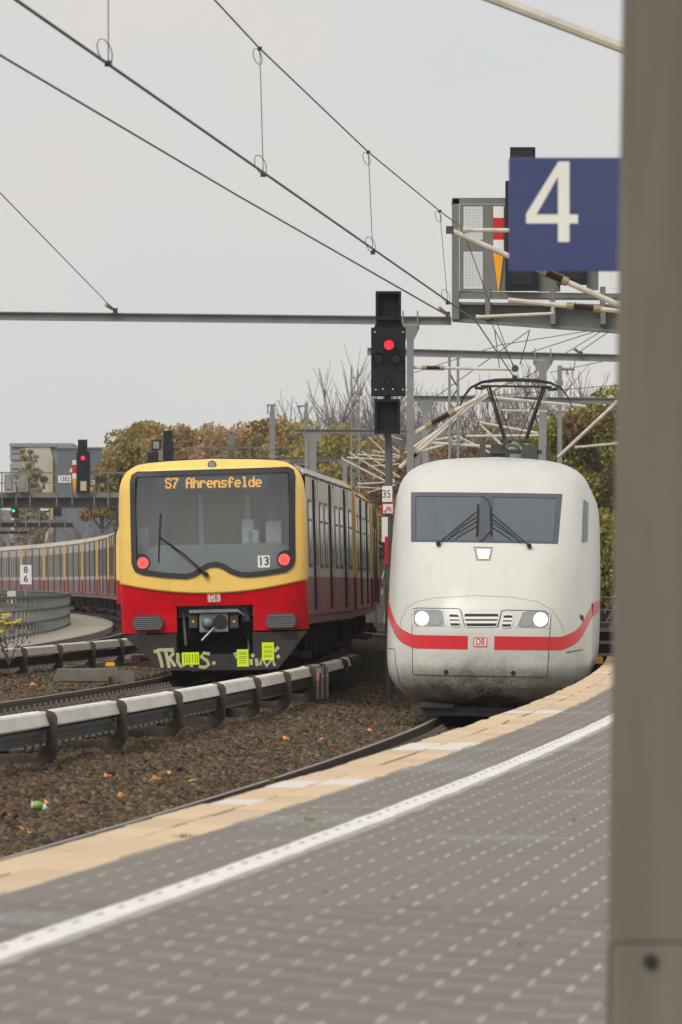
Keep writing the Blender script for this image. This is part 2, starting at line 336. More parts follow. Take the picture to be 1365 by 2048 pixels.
def stones(name, spots, smin, smax, cols):
    n = len(spots); c = np.array(spots)
    cube = np.array([[x, y, z] for z in (-1, 1) for y in (-1, 1) for x in (-1, 1)], float)
    fc = np.array([(0, 2, 3, 1), (4, 5, 7, 6), (0, 1, 5, 4), (2, 6, 7, 3), (0, 4, 6, 2), (1, 3, 7, 5)])
    sz = rng.uniform(smin, smax, (n, 1, 1)) * rng.uniform(.55, 1.15, (n, 1, 3))
    v = cube[None] * sz * rng.uniform(.45, 1.1, (n, 8, 3))
    q = rng.normal(size=(n, 4)); q /= np.linalg.norm(q, axis=1)[:, None]; a, b, cc, d = q.T
    Rm = np.stack([1 - 2 * (cc * cc + d * d), 2 * (b * cc - a * d), 2 * (b * d + a * cc), 2 * (b * cc + a * d), 1 - 2 * (b * b + d * d), 2 * (cc * d - a * b), 2 * (b * d - a * cc), 2 * (cc * d + a * b), 1 - 2 * (b * b + cc * cc)], 1).reshape(n, 3, 3)
    v = np.einsum('nij,nkj->nki', Rm, v) + c[:, None, :]
    f = (fc[None] + 8 * np.arange(n)[:, None, None]).reshape(-1, 4)
    col = np.array(cols)[rng.integers(0, len(cols), n)] * rng.uniform(.6, 1.45, (n, 1))
    return fast_mesh(name, v.reshape(-1, 3), f, np.repeat(col, 6, axis=0), 'stone')
def fast_mesh(name, v, f, fcol, mt):
    k = f.shape[1]; me = bpy.data.meshes.new(name); me.vertices.add(len(v)); me.vertices.foreach_set('co', v.astype(np.float32).ravel())
    me.loops.add(f.size); me.loops.foreach_set('vertex_index', f.astype(np.int32).ravel())
    me.polygons.add(len(f)); me.polygons.foreach_set('loop_start', (np.arange(len(f)) * k).astype(np.int32))
    me.materials.append(MATS[mt])
    at = me.attributes.new('Col', 'FLOAT_COLOR', 'FACE'); at.data.foreach_set('color', np.concatenate([fcol, np.ones((len(fcol), 1))], 1).astype(np.float32).ravel())
    me.update(calc_edges=True); me.validate()
    o = bpy.data.objects.new(name, me); COL.objects.link(o); return o
spots = []
def scatter(Y0, Y1, o0, o1, dens):
    n = int((Y1 - Y0) * (o1 - o0) * dens)
    for _ in range(n):
        Y = random.uniform(Y0, Y1); o = random.uniform(o0, o1); X = B(Y) + o
        if X / Y < -.0575 or X / Y > .05: continue
        spots.append((X, Y, zball(o, Y) + random.uniform(-.012, .03)))
scatter(47, 62, -3.4, -.8, 560); scatter(62, 80, -4.0, -.8, 460); scatter(80, 104, -3.6, -.9, 320); scatter(62, 92, -.62, .62, 200)
scatter(66, 92, -8.6, -4.0, 330); scatter(92, 122, -9.2, -6.6, 240)
scatter(104, 135, 1.9, 4.0, 60); scatter(104, 122, -3.4, -1.3, 160)
struct(stones('ballast_stones', spots, .026, .052, [(.108, .080, .050), (.090, .070, .048), (.135, .098, .056), (.052, .040, .028), (.140, .112, .078), (.135, .080, .036), (.075, .062, .047)]), 'stuff')

# tracks: rails and sleepers
def track(fx, z, Y0, Y1, ys0, ys1, cant=0.):
    root = bpy.data.objects.new('railway_track', None); COL.objects.link(root); struct(root)
    ys = frange(Y0, Y1, 2.5)
    for s in (-1, 1):
        g = lambda Y, s=s: fx(Y) + s * .752
        m = MB(); bar(m, g, .065, z - .172 + cant * s, z - .155 + cant * s, ys); bar(m, g, .010, z - .155 + cant * s, z - .04 + cant * s, ys)
        m.cur = 0; bar(m, g, .036, z - .04 + cant * s, z - .004 + cant * s, ys); m.cur = 1; bar(m, g, .030, z - .004 + cant * s, z + cant * s, ys)
        m.build('rail', ['rail_steel', 'rail_top'], root)
    sl = None; Y = ys0
    while Y < ys1:
        if sl is None:
            m = MB(); m.prism([(-1.3, -.09), (1.3, -.09), (1.3, .0), (.45, .0), (.35, -.03), (-.35, -.03), (-.45, 0), (-1.3, 0)], -.12, .12)
            for s in (-1, 1):
                for t in (-1, 1): m.box((s * .752 + t * .11, 0, .02), (.09, .11, .045)); m.box((s * .752 + t * .10, 0, .06), (.035, .04, .05))
            sl = m.build('sleeper', 'sleeper', root); o = sl
        else: o = dup(sl, root)
        o.location = (fx(Y), Y, z - .175); o.rotation_euler = (0, 0, -math.atan(fx(Y + .5) - fx(Y - .5)))
        Y += .6
track(lambda Y: B(Y) - .0075 * max(0, 86 - Y), 0., 34, 300, 50, 104); track(S, ZS, 46, 300, 66, 104, .018); track(Lk, ZL, 60, 420, 94, 140)

# ------------------------------------------------------------------ platform
plat = bpy.data.objects.new('platform', None); COL.objects.link(plat); struct(plat)
PY0, PY1 = 8., 103.5
ys = frange(PY0, PY1, 1.)
m = MB()
vs = []
for Y in ys: vs += [(E(Y) + .03, Y, -.3), (E(Y) + 7, Y, -.3), (E(Y) + 7, Y, ZP - .035), (E(Y) + .03, Y, ZP - .035)]
n = len(ys); fs = [(0, 1, 2, 3), (4 * n - 1, 4 * n - 2, 4 * n - 3, 4 * n - 4)]
for i in range(n - 1):
    for k in range(4): fs.append((4 * i + k, 4 * i + 4 + k, 4 * i + 4 + (k + 1) % 4, 4 * i + (k + 1) % 4))
m.add(vs, fs); m.build('platform_wall', 'concrete', plat)
W1, W2 = .52, 1.045
def WL(Y): return W2 + .05 * (1 - sstep(20, 50, Y))
m = MB(); ribbon(m, lambda Y: E(Y) + W1, lambda Y: E(Y) + 6.9, ZP - .0008, ZP - .0008, ys); m.build('mortar_bed', 'mortar', plat)
m = MB(); ribbon(m, lambda Y: E(Y) + .01, lambda Y: E(Y) + W1, ZP - .022, ZP - .022, ys); m.build('edge_joint_bed', 'mortar_dark', plat)
# edge slabs, two rows
new = {(0, 34), (0, 37), (1, 37), (0, 45), (1, 45), (0, 46), (1, 46), (0, 58), (1, 58), (0, 21), (1, 21), (0, 84), (1, 84)}
slab = {}
for r in (0, 1):
    Y = 12.3 + r * .37; i = 12
    while Y < PY1 - 1:
        ln = 1.0; key = 'tan_slab_new' if (r, i) in new else 'tan_slab'
        hd = E(Y + ln) - E(Y)
        if key not in slab:
            mb = MB(); mb.bb(-.124, .124, .006, ln - .006, -.05, 0); slab[key] = mb.build('edge_slab', key, plat, bevel=.006); o = slab[key]
        else: o = dup(slab[key], plat)
        o.location = (E(Y) + .13 + r * .258, Y, ZP + random.uniform(-.006, .006)); o.rotation_euler = (random.uniform(-.003, .003), random.uniform(-.006, .006), -math.atan(hd) + random.uniform(-.004, .004))
        Y += ln; i += 1
# dark paving tiles in running bond; the nearest 300 single, the rest as one mesh
TW, TL, TH = .282, .262, .012
cells = []
row = 0; Y = 14.2
while Y < PY1 - .3:
    off = (row % 2) * TW / 2; j = 0
    while True:
        o0 = W1 + .004 + j * TW - (off if j else 0); o1 = W1 + .004 + (j + 1) * TW - off
        if o0 > 5.6: break
        x0 = E(Y) + o0
        vis = -.0575 * Y < x0 + .28 and x0 < .052 * Y
        if vis: cells.append((Y, o0, o1, row, j))
        j += 1
    Y += TL; row += 1
blue = {}
PATCHES = [(31.6, 32.7, .52, 1.0), (33.6, 34.0, .6, 1.3), (29.2, 29.5, .6, 1.1), (22.3, 23.0, .45, 1.0), (40.4, 42.0, .5, 1.1), (45.5, 46.0, .5, 1.8), (52, 52.6, .5, 1.4), (58, 59, .5, 1.5), (29.6, 30., 1.6, 2.1), (36.2, 36.5, 1.6, 2.4)]
def special(Y, o): return any(a <= Y <= b and c <= o <= d for a, b, c, d in PATCHES)
cells.sort(key=lambda c: c[0])
shared = {}
mbs = {'tile': MB(), 'tile_blue': MB()}
for k, (Y, o0, o1, rw, j) in enumerate(cells):
    hd = E(Y + TL) - E(Y); key = 'tile_blue' if special(Y, o0) else 'tile'
    wd = o1 - o0; gx = random.choice((.0064, .0068, .0058, .005, .0042, .006, .0032, .0015)); gy = random.choice((.0012, .0012, .0014, .0014, .004))
    if k < 300:
        kk = (key, round(wd, 3), gx, gy)
        if kk not in shared:
            mb = MB(); mb.bb(-wd / 2 + gx, wd / 2 - gx, gy, TL - gy, -.012, 0); shared[kk] = mb.build('paving_tile', key, plat); o = shared[kk]
        else: o = dup(shared[kk], plat)
        o.location = (E(Y) + (o0 + o1) / 2, Y, ZP + random.uniform(-.0003, .0003)); o.rotation_euler = (0, 0, -math.atan(hd / TL))
    else:
        z = ZP + random.uniform(-.0004, .0004)
        mb = mbs[key]; a, b = E(Y) + o0 + gx, E(Y) + o1 - gx
        vv = [(a, Y + gy), (b, Y + gy), (b + hd, Y + TL - gy), (a + hd, Y + TL - gy)]
        mb.add([(x, y, z - .012) for x, y in vv] + [(x, y, z) for x, y in vv], [(4, 5, 6, 7), (0, 1, 5, 4), (1, 2, 6, 5), (2, 3, 7, 6), (3, 0, 4, 7)])
for key in mbs: struct(mbs[key].build('paving_tiles_beyond', key, plat), 'stuff')
# painted line, wobbly edges, and the older line showing beside it
def wob(Y, s): return .012 * vnoise(Y * 1.7 + s, s) + .008 * vnoise(Y * 6 + s, s * 3)
ys = frange(14.5, PY1 - .3, .12)
m = MB(); ribbon(m, lambda Y: E(Y) + WL(Y) + wob(Y, 3), lambda Y: E(Y) + WL(Y) + .15 + wob(Y, 11), ZP + .0025, ZP + .0025, ys); m.build('safety_line', 'line_white', plat)
m = MB(); ribbon(m, lambda Y: E(Y) + WL(Y) + .10, lambda Y: E(Y) + WL(Y) + .205 + 2 * wob(Y, 31), ZP + .0012, ZP + .0012, ys); m.build('old_line', 'line_old', plat)
m = MB(); Y = 15.
while Y < 70:                                        # joints that show through the paint
    x = E(Y) + WL(Y) + .045 + random.uniform(-.006, .006); h = .1 - .00088 * Y + .03; m.add([(x - .008, Y, ZP + .0032), (x + .008, Y, ZP + .0032), (x + .008 + h * .17, Y + .17, ZP + .0032), (x - .008 + h * .17, Y + .17, ZP + .0032)], [(0, 1, 2, 3)]); Y += TL * 2
m.build('bare_joints', 'tile', plat)
for x_, y_, r_ in ((652, 1786, .016), (786, 1797, .012), (886, 1569, .012), (780, 1689, .010), (1150, 1640, .02), (430, 1950, .010), (1040, 1890, .012), (985, 1735, .008)):
    Yq_ = (CZ - ZP) * FP / (y_ - HY); xq_ = (x_ - CX) / FP * Yq_; m = MB(); m.add([(xq_ + r_ * math.cos(t) * (1 + .3 * math.sin(3 * t)), Yq_ + r_ * 2.5 * math.sin(t), ZP + .0045) for t in np.linspace(0, 2 * math.pi, 12)[:-1]], [tuple(range(11))]); m.build('gum_spot', 'mortar_dark', plat)

# ------------------------------------------------------------------ train fronts: shared machinery
class Nose:
    def __init__(s, F, hw, Ls, n, mm, M): s.F, s.hw, s.Ls, s.n, s.mm, s.M = F, hw, Ls, n, mm, M; s.Mi = M.inverted()
    def V(s, u, w):
        h = s.hw(w); a = min(abs(u) / h, 1.0); sn = a ** (s.n / 2); c = math.sqrt(max(0, 1 - sn * sn))
        return s.F(w) + s.Ls(w) * (1 - c ** (2 / s.mm))
    def pt(s, u, w, off=0.):
        v = s.V(u, w)
        if off:
            e = .004; du = Vector((2 * e, s.V(u + e, w) - s.V(u - e, w), 0)); dw = Vector((0, s.V(u, w + e) - s.V(u, w - e), 2 * e))
            nn = du.cross(dw).normalized()
            if nn.y > 0: nn = -nn
            return Vector((u, v, w)) + nn * off
        return Vector((u, v, w))
    def uw(s, x, y):                                 # where a line of sight meets the front
        o = s.Mi @ Vector((0, 0, CZ)); d = s.Mi.to_3x3() @ Vector(((x - CX) / FP, 1, -(y - HY) / FP)); v = 0.
        for _ in range(12):
            t = (v - o.y) / d.y; p = o + d * t; v = .5 * v + .5 * s.V(p.x, p.z)
        t = (v - o.y) / d.y; p = o + d * t
        return p.x, p.z
    def at(s, x, y, off=0.): return s.pt(*s.uw(x, y), off)
    def patch(s, mb, quad, off, nu=10, nv=6, thick=0.):   # bilinear patch laid on the front; quad in (u,w): tl,tr,br,bl
        vs = []
        for j in range(nv + 1):
            for i in range(nu + 1):
                a, b = i / nu, j / nv
                u = (quad[0][0] * (1 - a) + quad[1][0] * a) * (1 - b) + (quad[3][0] * (1 - a) + quad[2][0] * a) * b
                w = (quad[0][1] * (1 - a) + quad[1][1] * a) * (1 - b) + (quad[3][1] * (1 - a) + quad[2][1] * a) * b
                vs.append(s.pt(u, w, off))
        k = nu + 1; mb.add(vs, [(j * k + i, (j + 1) * k + i, (j + 1) * k + i + 1, j * k + i + 1) for j in range(nv) for i in range(nu)])
    def pq(s, pts): return [s.uw(*p) for p in pts]
    def ring(s, mb, pts, wd, off0, off1):            # raised frame along a closed (u,w) outline, wd inwards
        n = len(pts); area = sum(pts[i][0] * pts[(i + 1) % n][1] - pts[(i + 1) % n][0] * pts[i][1] for i in range(n)); sg = 1 if area > 0 else -1
        inn = []
        for i in range(n):
            a = Vector(pts[i - 1]); b = Vector(pts[(i + 1) % n]); t = (b - a).normalized(); inn.append((pts[i][0] - sg * t.y * wd, pts[i][1] + sg * t.x * wd))
        vs = []
        for i in range(n): vs += [s.pt(*pts[i], off0), s.pt(*pts[i], off1), s.pt(*inn[i], off1), s.pt(*inn[i], off0)]
        fs = []
        for i in range(n):
            j = (i + 1) % n
            for k in range(3): fs.append((4 * i + k, 4 * i + k + 1, 4 * j + k + 1, 4 * j + k) if sg < 0 else (4 * j + k, 4 * j + k + 1, 4 * i + k + 1, 4 * i + k))
        mb.add(vs, fs); return inn
    def line(s, mb, pts, r, off): mb.tube([s.pt(*p, off) for p in pts], r, 5)
    def decal(s, mb, geo, c, off, rot=0.):
        vs, fs = geo; cs, sn = math.cos(rot), math.sin(rot); mb.add([s.pt(c[0] + x * cs - y * sn, c[1] + x * sn + y * cs, off) for x, y in vs], fs)
def dense(pts, st=.03, closed=True):
    out = []; n = len(pts)
    for i in range(n if closed else n - 1):
        a, b = pts[i], pts[(i + 1) % n]; d = math.hypot(b[0] - a[0], b[1] - a[1]); k = max(1, int(d / st))
        out += [(a[0] + (b[0] - a[0]) * t / k, a[1] + (b[1] - a[1]) * t / k) for t in range(k)]
    if not closed: out.append(pts[-1])
    return out
def rounded(quad, r, n=5):
    out = []; k = len(quad)
    for i in range(k):
        p = Vector(quad[i]); a = Vector(quad[i - 1]) - p; b = Vector(quad[(i + 1) % k]) - p; rr = min(r, a.length * .45, b.length * .45)
        p0 = p + a.normalized() * rr; p1 = p + b.normalized() * rr
        for t in range(n + 1):
            t /= n; q = p0 * (1 - t) ** 2 + p * 2 * t * (1 - t) + p1 * t * t; out.append((q.x, q.y))
    return out
def inside(p, poly):
    x, y = p; c = False; n = len(poly)
    for i in range(n):
        x0, y0 = poly[i]; x1, y1 = poly[i - 1]
        if (y0 > y) != (y1 > y) and x < (x1 - x0) * (y - y0) / (y1 - y0) + x0: c = not c
    return c
def db_logo(nose, c, hgt, root, off, rot=0., plate=True):
    wd = hgt * 1.42; g = []
    o = None
    q = rounded([(-wd / 2, hgt / 2), (wd / 2, hgt / 2), (wd / 2, -hgt / 2), (-wd / 2, -hgt / 2)], hgt * .16)
    cs, sn = math.cos(rot), math.sin(rot); T = lambda p: (c[0] + p[0] * cs - p[1] * sn, c[1] + p[0] * sn + p[1] * cs)
    mb = MB(); qq = [T(p) for p in q]; mb.add([nose.pt(*p, off) for p in qq], [tuple(range(len(qq)))[::-1]])
    o = mb.build('logo_plate', 'white_plate', root)
    mb = MB(); nose.ring(mb, [T((p[0] * .96, p[1] * .94)) for p in q], hgt * .075, off, off + .003)
    tg = text_geo('DB', hgt * .92, bold=hgt * .008); nose.decal(mb, ([(x * .74, y) for x, y in tg[0]], tg[1]), (c[0], c[1] - hgt * .0), off + .003, rot)
    mb.build('logo_letters', 'logo_red', o)

# ------------------------------------------------------------------ white high-speed train
MI = frame(B, 90.6, 110, 0, .013, x0=2.10)
F_i = pchip([.12, .2, .3, .5, .8, 1.2, 1.55, 1.9, 2.25, 2.6, 3.3, 3.55, 3.74, 3.84, 3.90], [.95, .72, .42, .15, 0, 0, .07, .27, .60, 1.02, 2.0, 2.45, 2.95, 3.6, 5.0])
hw_i = pchip([.12, .2, .3, .45, .65, .95, 1.6, 2.2, 2.8, 3.2, 3.42, 3.58, 3.72, 3.82, 3.87, 3.90], [.86, 1.04, 1.20, 1.375, 1.475, 1.51, 1.52, 1.515, 1.50, 1.475, 1.43, 1.345, 1.17, .88, .52, .08])
Ls_i = pchip([.12, .5, 1., 1.8, 2.6, 3.3, 3.90], [.9, 1.3, 1.7, 2.2, 2.0, 1.6, .6])
ice = Nose(F_i, hw_i, Ls_i, 3.1, 2.0, MI)
ice_root = thing('high_speed_train', 'white high-speed train with red stripe, lit headlights and raised pantograph at the platform', 'train', M=MI)
WS = ice.pq([(823, 985), (1125, 988.5), (1116, 1088), (823, 1084)])
PANES = [ice.pq([(832.5, 993), (962, 995), (954, 1081), (832.5, 1079)]), ice.pq([(985, 995), (1114, 997), (1107, 1082.5), (986, 1081)])]
HOLES = []
for pn in PANES:
    c0, c1 = sum(p[0] for p in pn) / 4, sum(p[1] for p in pn) / 4; HOLES.append([(p[0] + math.copysign(.026, p[0] - c0), p[1] + math.copysign(.026, p[1] - c1)) for p in pn])
thetas = [math.sin(math.pi / 2 * (i / 56)) if False else i / 56 for i in range(-56, 57)]
ws = [.12 + (3.90 - .12) * i / 112 for i in range(113)]
m = MB(); vs = []
NU = len(thetas) + 2
for w_ in ws:
    h = hw_i(w_); row = []
    back = 20.2
    row.append((-h, back, w_))
    for t in thetas:
        th = t * math.pi / 2; u = h * math.copysign(abs(math.sin(th)) ** (2 / ice.n), th) if t else 0.
        row.append((u, ice.V(u, w_), w_))
    row.append((h, back, w_)); vs += row
fs = []
for j in range(len(ws) - 1):
    for i in range(NU - 1):
        ids = (j * NU + i, j * NU + i + 1, (j + 1) * NU + i + 1, (j + 1) * NU + i)
        cu = sum(vs[q][0] for q in ids) / 4; cw = sum(vs[q][2] for q in ids) / 4
        if 2.3 < cw < 3.6 and any(inside((cu, cw), pn) for pn in HOLES): continue
        fs.append(ids)
m.add(vs, fs)
top = [(len(ws) - 1) * NU + i for i in range(NU)]; m.f.append(tuple(top)); m.m.append(0)
bot = [i for i in range(NU)]; m.f.append(tuple(bot[::-1])); m.m.append(0)
# lower nose carries a grimy coat: faces below the hatch line
for k, f in enumerate(m.f):
    cw = sum(m.v[q][2] for q in f) / len(f); cy = sum(m.v[q][1] for q in f) / len(f)
    if False: m.m[k] = 1
m.build('body', 'ice_body', ice_root, smooth=True)
# red stripe
RISE = pchip([0, .3, .5, .75, 1.09, 1.41, 1.9, 3.0, 9], [0, 0, .045, .13, .31, .44, .49, .49, .49])
def ice_stripe(u0, u1, name):
    mb = MB(); vs = []; us = [u0 + (u1 - u0) * i / 60 for i in range(61)]
    for u in us:
        v = ice.V(u, 1.2); c = 1.105 + RISE(v)
        for k in range(5): vs.append(ice.pt(u, c - .098 + .196 * k / 4, .004))
    mb.add(vs, [(i * 5 + k, (i + 1) * 5 + k, (i + 1) * 5 + k + 1, i * 5 + k + 1) for i in range(60) for k in range(4)]); mb.build(name, 'ice_red', ice_root, smooth=True)
uL, uR = ice.uw(936, 1285)[0], ice.uw(989, 1285)[0]
def grow(u0): return u0
ice_stripe(-1.5085, uL, 'red_stripe'); ice_stripe(uR, 1.5085, 'red_stripe')
for s in (-1, 1): m = MB(); m.bb(s * 1.515, s * 1.523, 1.9, 20, 1.497, 1.693); m.build('side_stripe', 'ice_red', ice_root)
m = MB(); ice.patch(m, ice.pq([(1160, 1229), (1167, 1232), (1167, 1243), (1161, 1238)]), .008, 3, 3); m.build('step_hole', 'black', ice_root)
# windscreen
m = MB(); pA, pB = PANES
ice.patch(m, [WS[0], WS[1], pB[1], pA[0]], .006, 24, 3); ice.patch(m, [pA[3], pB[2], WS[2], WS[3]], .006, 24, 3)
ice.patch(m, [WS[0], pA[0], pA[3], WS[3]], .006, 3, 14); ice.patch(m, [pB[1], WS[1], WS[2], pB[2]], .006, 3, 14)
ice.patch(m, [pA[1], pB[0], pB[3], pA[2]], .0075, 3, 14)
ws_o = m.build('windscreen_frame', 'frame_blue', ice_root)
for pn in PANES:
    cx_ = sum(p[0] for p in pn) / 4; cy_ = sum(p[1] for p in pn) / 4
    q = [(p[0] + math.copysign(.03, p[0] - cx_), p[1] + math.copysign(.03, p[1] - cy_)) for p in pn]
    m = MB(); ice.patch(m, q, .002, 8, 8); m.build('windscreen_pane', 'ice_glass', ws_o, smooth=True)
for l in ([(965, 993), (978, 1003), (982, 1020)], [(982, 1062), (968, 1080), (960, 1084)]): m = MB(); m.tube([ice.at(*p, .012) for p in l], .012, 5); m.build('cable', 'rubber', ice_root)
# cab behind the glass, with the driver's seat and desk
m = MB(); m.bb(-1.2, 1.2, 3.9, 3.95, 1.6, 3.4); m.bb(-1.25, 1.25, 1.3, 3.9, 1.55, 1.6); m.bb(-1.15, 1.15, 1.5, 2.25, 1.6, 2.34); m.bb(.55, 1.0, 3.0, 3.14, 2.0, 3.0); m.build('cab_interior', 'interior_dark', ice_root)
m = MB(); m.bb(.78, 1.05, 1.52, 1.54, 2.35, 2.42); m.build('desk_card', 'seat_white', ice_root)
def wiper(pts_arm, blade, root, nose, off=.05):
    mb = MB()
    for a in pts_arm: mb.tube([nose.at(*p, off) for p in a], .011, 6)
    mb.tube([nose.at(*p, off * .6) for p in blade], .017, 6); mb.disc((nose.at(*pts_arm[0][-1], off).x, nose.at(*pts_arm[0][-1], off).z), .035, nose.at(*pts_arm[0][-1], off).y - .02, nose.at(*pts_arm[0][-1], off).y + .06, 10)
    mb.build('wiper', 'black', root)
wiper([[(953, 1030), (879, 1092)], [(955, 1048), (897, 1084)]], [(957, 1012), (955, 1072)], ice_root, ice)
wiper([[(983, 1032), (1058, 1097)], [(984, 1050), (1040, 1088)]], [(982, 1018), (984, 1072)], ice_root, ice)
# middle headlamp
q = ice.pq([(948, 1094), (986, 1095), (981, 1121), (954, 1121)]); m = MB(); ice.ring(m, dense(q, .03), .012, 0, .008); o = m.build('upper_headlamp', 'steel_grey', ice_root)
m = MB(); ice.patch(m, ice.pq([(952, 1098), (983, 1098), (979, 1118), (956, 1118)]), .004, 4, 4); m.build('lens', 'lamp_glass', o)
m = MB(); ice.patch(m, ice.pq([(954.5, 1099.5), (981, 1099.5), (977, 1117), (958, 1117)]), .006, 4, 4); m.build('bulb', 'lamp_warm', o)
# headlights
for s, (hx, cxp) in enumerate((([(826, 1219), (888, 1220), (893, 1253), (826, 1252)], 845), ([(1045, 1222), (1101, 1223), (1099, 1256), (1031, 1255)], 1081))):
    q = rounded(ice.pq(hx), .03); m = MB(); ice.patch(m, ice.pq(hx), .005, 8, 4); o = m.build('headlight', 'lamp_house', ice_root)
    m = MB(); ice.ring(m, q, .014, 0, .010); m.build('bezel', 'white_plate', o)
    c = ice.uw(cxp, 1237 + s * 2); p = ice.pt(*c, .007); n2 = 24
    m = MB(); m.add([ice.pt(c[0] + .092 * math.cos(k * 2 * math.pi / n2), c[1] + .092 * math.sin(k * 2 * math.pi / n2), .011) for k in range(n2)], [tuple(range(n2))[::-1]]); m.build('lamp', 'lamp_white', o)
    c2 = ice.uw(cxp + (28 if s == 0 else -28), 1238 + s * 2); m = MB(); m.add([ice.pt(c2[0] + .09 * math.cos(k * 2 * math.pi / n2), c2[1] + .09 * math.sin(k * 2 * math.pi / n2), .010) for k in range(n2)], [tuple(range(n2))[::-1]]); m.build('dark_lamp', 'lamp_dim', o)
# vents
def vent(px, rows, name):
    o_q = ice.pq(px); m = MB(); ice.patch(m, o_q, .003, 4, 3); o = m.build(name, 'black', ice_root)
    m = MB(); ice.ring(m, rounded(o_q, .03), -.012, 0, .014)
    for r in range(rows + 1):
        if 0 < r < rows:
            t = r / rows; a = [o_q[0][k] * (1 - t) + o_q[3][k] * t for k in (0, 1)]; b = [o_q[1][k] * (1 - t) + o_q[2][k] * t for k in (0, 1)]
            ice.patch(m, [(a[0], a[1] + .018), (b[0], b[1] + .018), (b[0], b[1] - .018), (a[0], a[1] - .018)], .016, 4, 1)
    m.build('louvre', 'white_plate', o)
vent([(929, 1228), (998, 1228), (993, 1253), (933, 1253)], 3, 'vent'); vent([(899, 1229), (918, 1230), (921, 1252), (902, 1252)], 3, 'vent'); vent([(1008, 1231), (1026, 1231), (1022, 1254), (1004, 1254)], 3, 'vent')
# panel gaps
m = MB()
ice.line(m, dense(ice.pq([(825, 1225), (827, 1218), (835, 1216), (915, 1217), (922, 1220), (930, 1253)]), .04, False), .006, .001)
ice.line(m, dense(ice.pq([(996, 1255), (1004, 1222), (1012, 1220), (1090, 1222), (1101, 1226), (1102, 1235), (1095, 1352), (1088, 1354), (830, 1349), (826, 1347), (825, 1225)]), .04, False), .006, .001)
ice.line(m, dense(ice.pq([(800, 1262), (802, 1240), (815, 1215), (835, 1203), (870, 1196), (950, 1191), (1020, 1194), (1075, 1203), (1105, 1220), (1122, 1245), (1128, 1265)]), .04, False), .003, .000)
ice.line(m, dense(ice.pq([(776, 1296), (790, 1298), (793, 1330), (800, 1362), (815, 1382)]), .04, False), .006, .001); ice.line(m, dense(ice.pq([(1133, 1305), (1165, 1299)]), .04, False), .008, .001)
m.build('panel_gap', 'dark_grey', ice_root)
for x, y in ((893, 1344), (1027, 1346)):
    c = ice.uw(x, y); m = MB(); m.add([ice.pt(c[0] + .036 * math.cos(k * .5236), c[1] + .036 * math.sin(k * .5236), .005) for k in range(12)], [tuple(range(12))[::-1]]); m.build('tow_hole', 'dark_grey', ice_root)
db_logo(ice, ice.uw(961, 1284), .145, ice_root, .006, -.012)
# side cab window, door handle box, plough, bogie skirts
m = MB(); ice.patch(m, ice.pq([(1167.5, 999), (1177, 1006), (1175.5, 1083), (1164, 1086)]), .006, 5, 8); m.build('side_cab_window', 'frame_blue', ice_root)
m = MB(); m.add([(-1.50, 4.2, 3.1), (-1.53, 4.2, 2.5), (-1.53, 5.2, 2.5), (-1.50, 5.2, 3.1)], [(0, 1, 2, 3)]); m.build('side_cab_window', 'frame_blue', ice_root)
m = MB(); m.prism([(-1.02, .02), (1.02, .02), (1.10, .16), (-1.10, .16)], .75, .95); m.prism([(-.5, .13), (-.45, .2), (-.95, .22), (-.98, .14)], .62, .75); m.prism([(.5, .13), (.45, .2), (.95, .22), (.98, .14)], .62, .75); m.build('plough', 'dark_grey', ice_root, bevel=.01)
m = MB()
for y in (4.5, 15.5):
    for s in (-1, 1):
        for d in (-1.4, 1.4): m.tube([(s * .66, y + d, .46), (s * .80, y + d, .46)], .46, 20)
        m.bb(s * 1.0, s * 1.15, y - 2, y + 2, .3, .6)
m.build('bogie', 'underframe', ice_root)
m = MB(); m.bb(-.9, .9, 1.6, 20, .14, .3); m.build('underframe', 'underframe', ice_root)
# roof gear and pantograph (stands about 19 m behind the nose)
m = MB(); m.bb(-.56, -.46, 16.6, 16.7, 3.8, 4.38)
for a in np.linspace(0, math.pi, 9)[:-1]:
    b = a + math.pi / 8; m.tube([(.2 * math.cos(a), 17, 4.24 + .2 * math.sin(a)), (.2 * math.cos(b), 17, 4.24 + .2 * math.sin(b))], .022, 5)
    m.tube([(.11 * math.cos(a), 16.9, 4.24 + .1 * math.sin(a)), (.11 * math.cos(b), 16.9, 4.24 + .1 * math.sin(b))], .018, 5)
m.bb(-.38, -.12, 17.1, 17.6, 3.84, 4.36); m.bb(.15, .42, 16.9, 17.5, 3.84, 4.34); m.bb(-.4, .5, 17.0, 17.4, 4.2, 4.27); m.tube([(.40, 17, 3.83), (.40, 17, 4.42)], .03, 6); m.tube([(.60, 17, 3.83), (.60, 17, 4.36)], .025, 6); m.build('roof_gear', 'dark_grey', ice_root)
m = MB(); m.tube([(0, 19.4, 3.84), (0, 19.3, 4.5)], [.13, .075], 8); m.build('pantograph_lower_arm', 'steel_grey', ice_root)
m = MB(); zt = 5.50
for s in (-1, 1):
    m.tube([(s * .17, 19.3, 4.48), (s * .47, 19.4, zt - .09)], .024, 6); m.tube([(s * .20, 19.3, 4.48), (s * .53, 19.4, zt - .05)], .013, 5)
    m.tube([(s * .03, 19.3, 4.46), (s * .40, 19.4, zt - .16)], .008, 5)
    m.tube([(s * .50, 19.3, zt - .07), (s * .60, 19.3, zt - .12), (s * .73, 19.3, zt - .10)], .03, 6)
m.tube([(-.26, 19.3, 4.47), (.26, 19.3, 4.47)], .035, 6); m.tube([(-.62, 19.35, zt - .07), (.62, 19.35, zt - .07)], .022, 6); m.build('pantograph_upper_arm', 'black', ice_root)
m = MB()
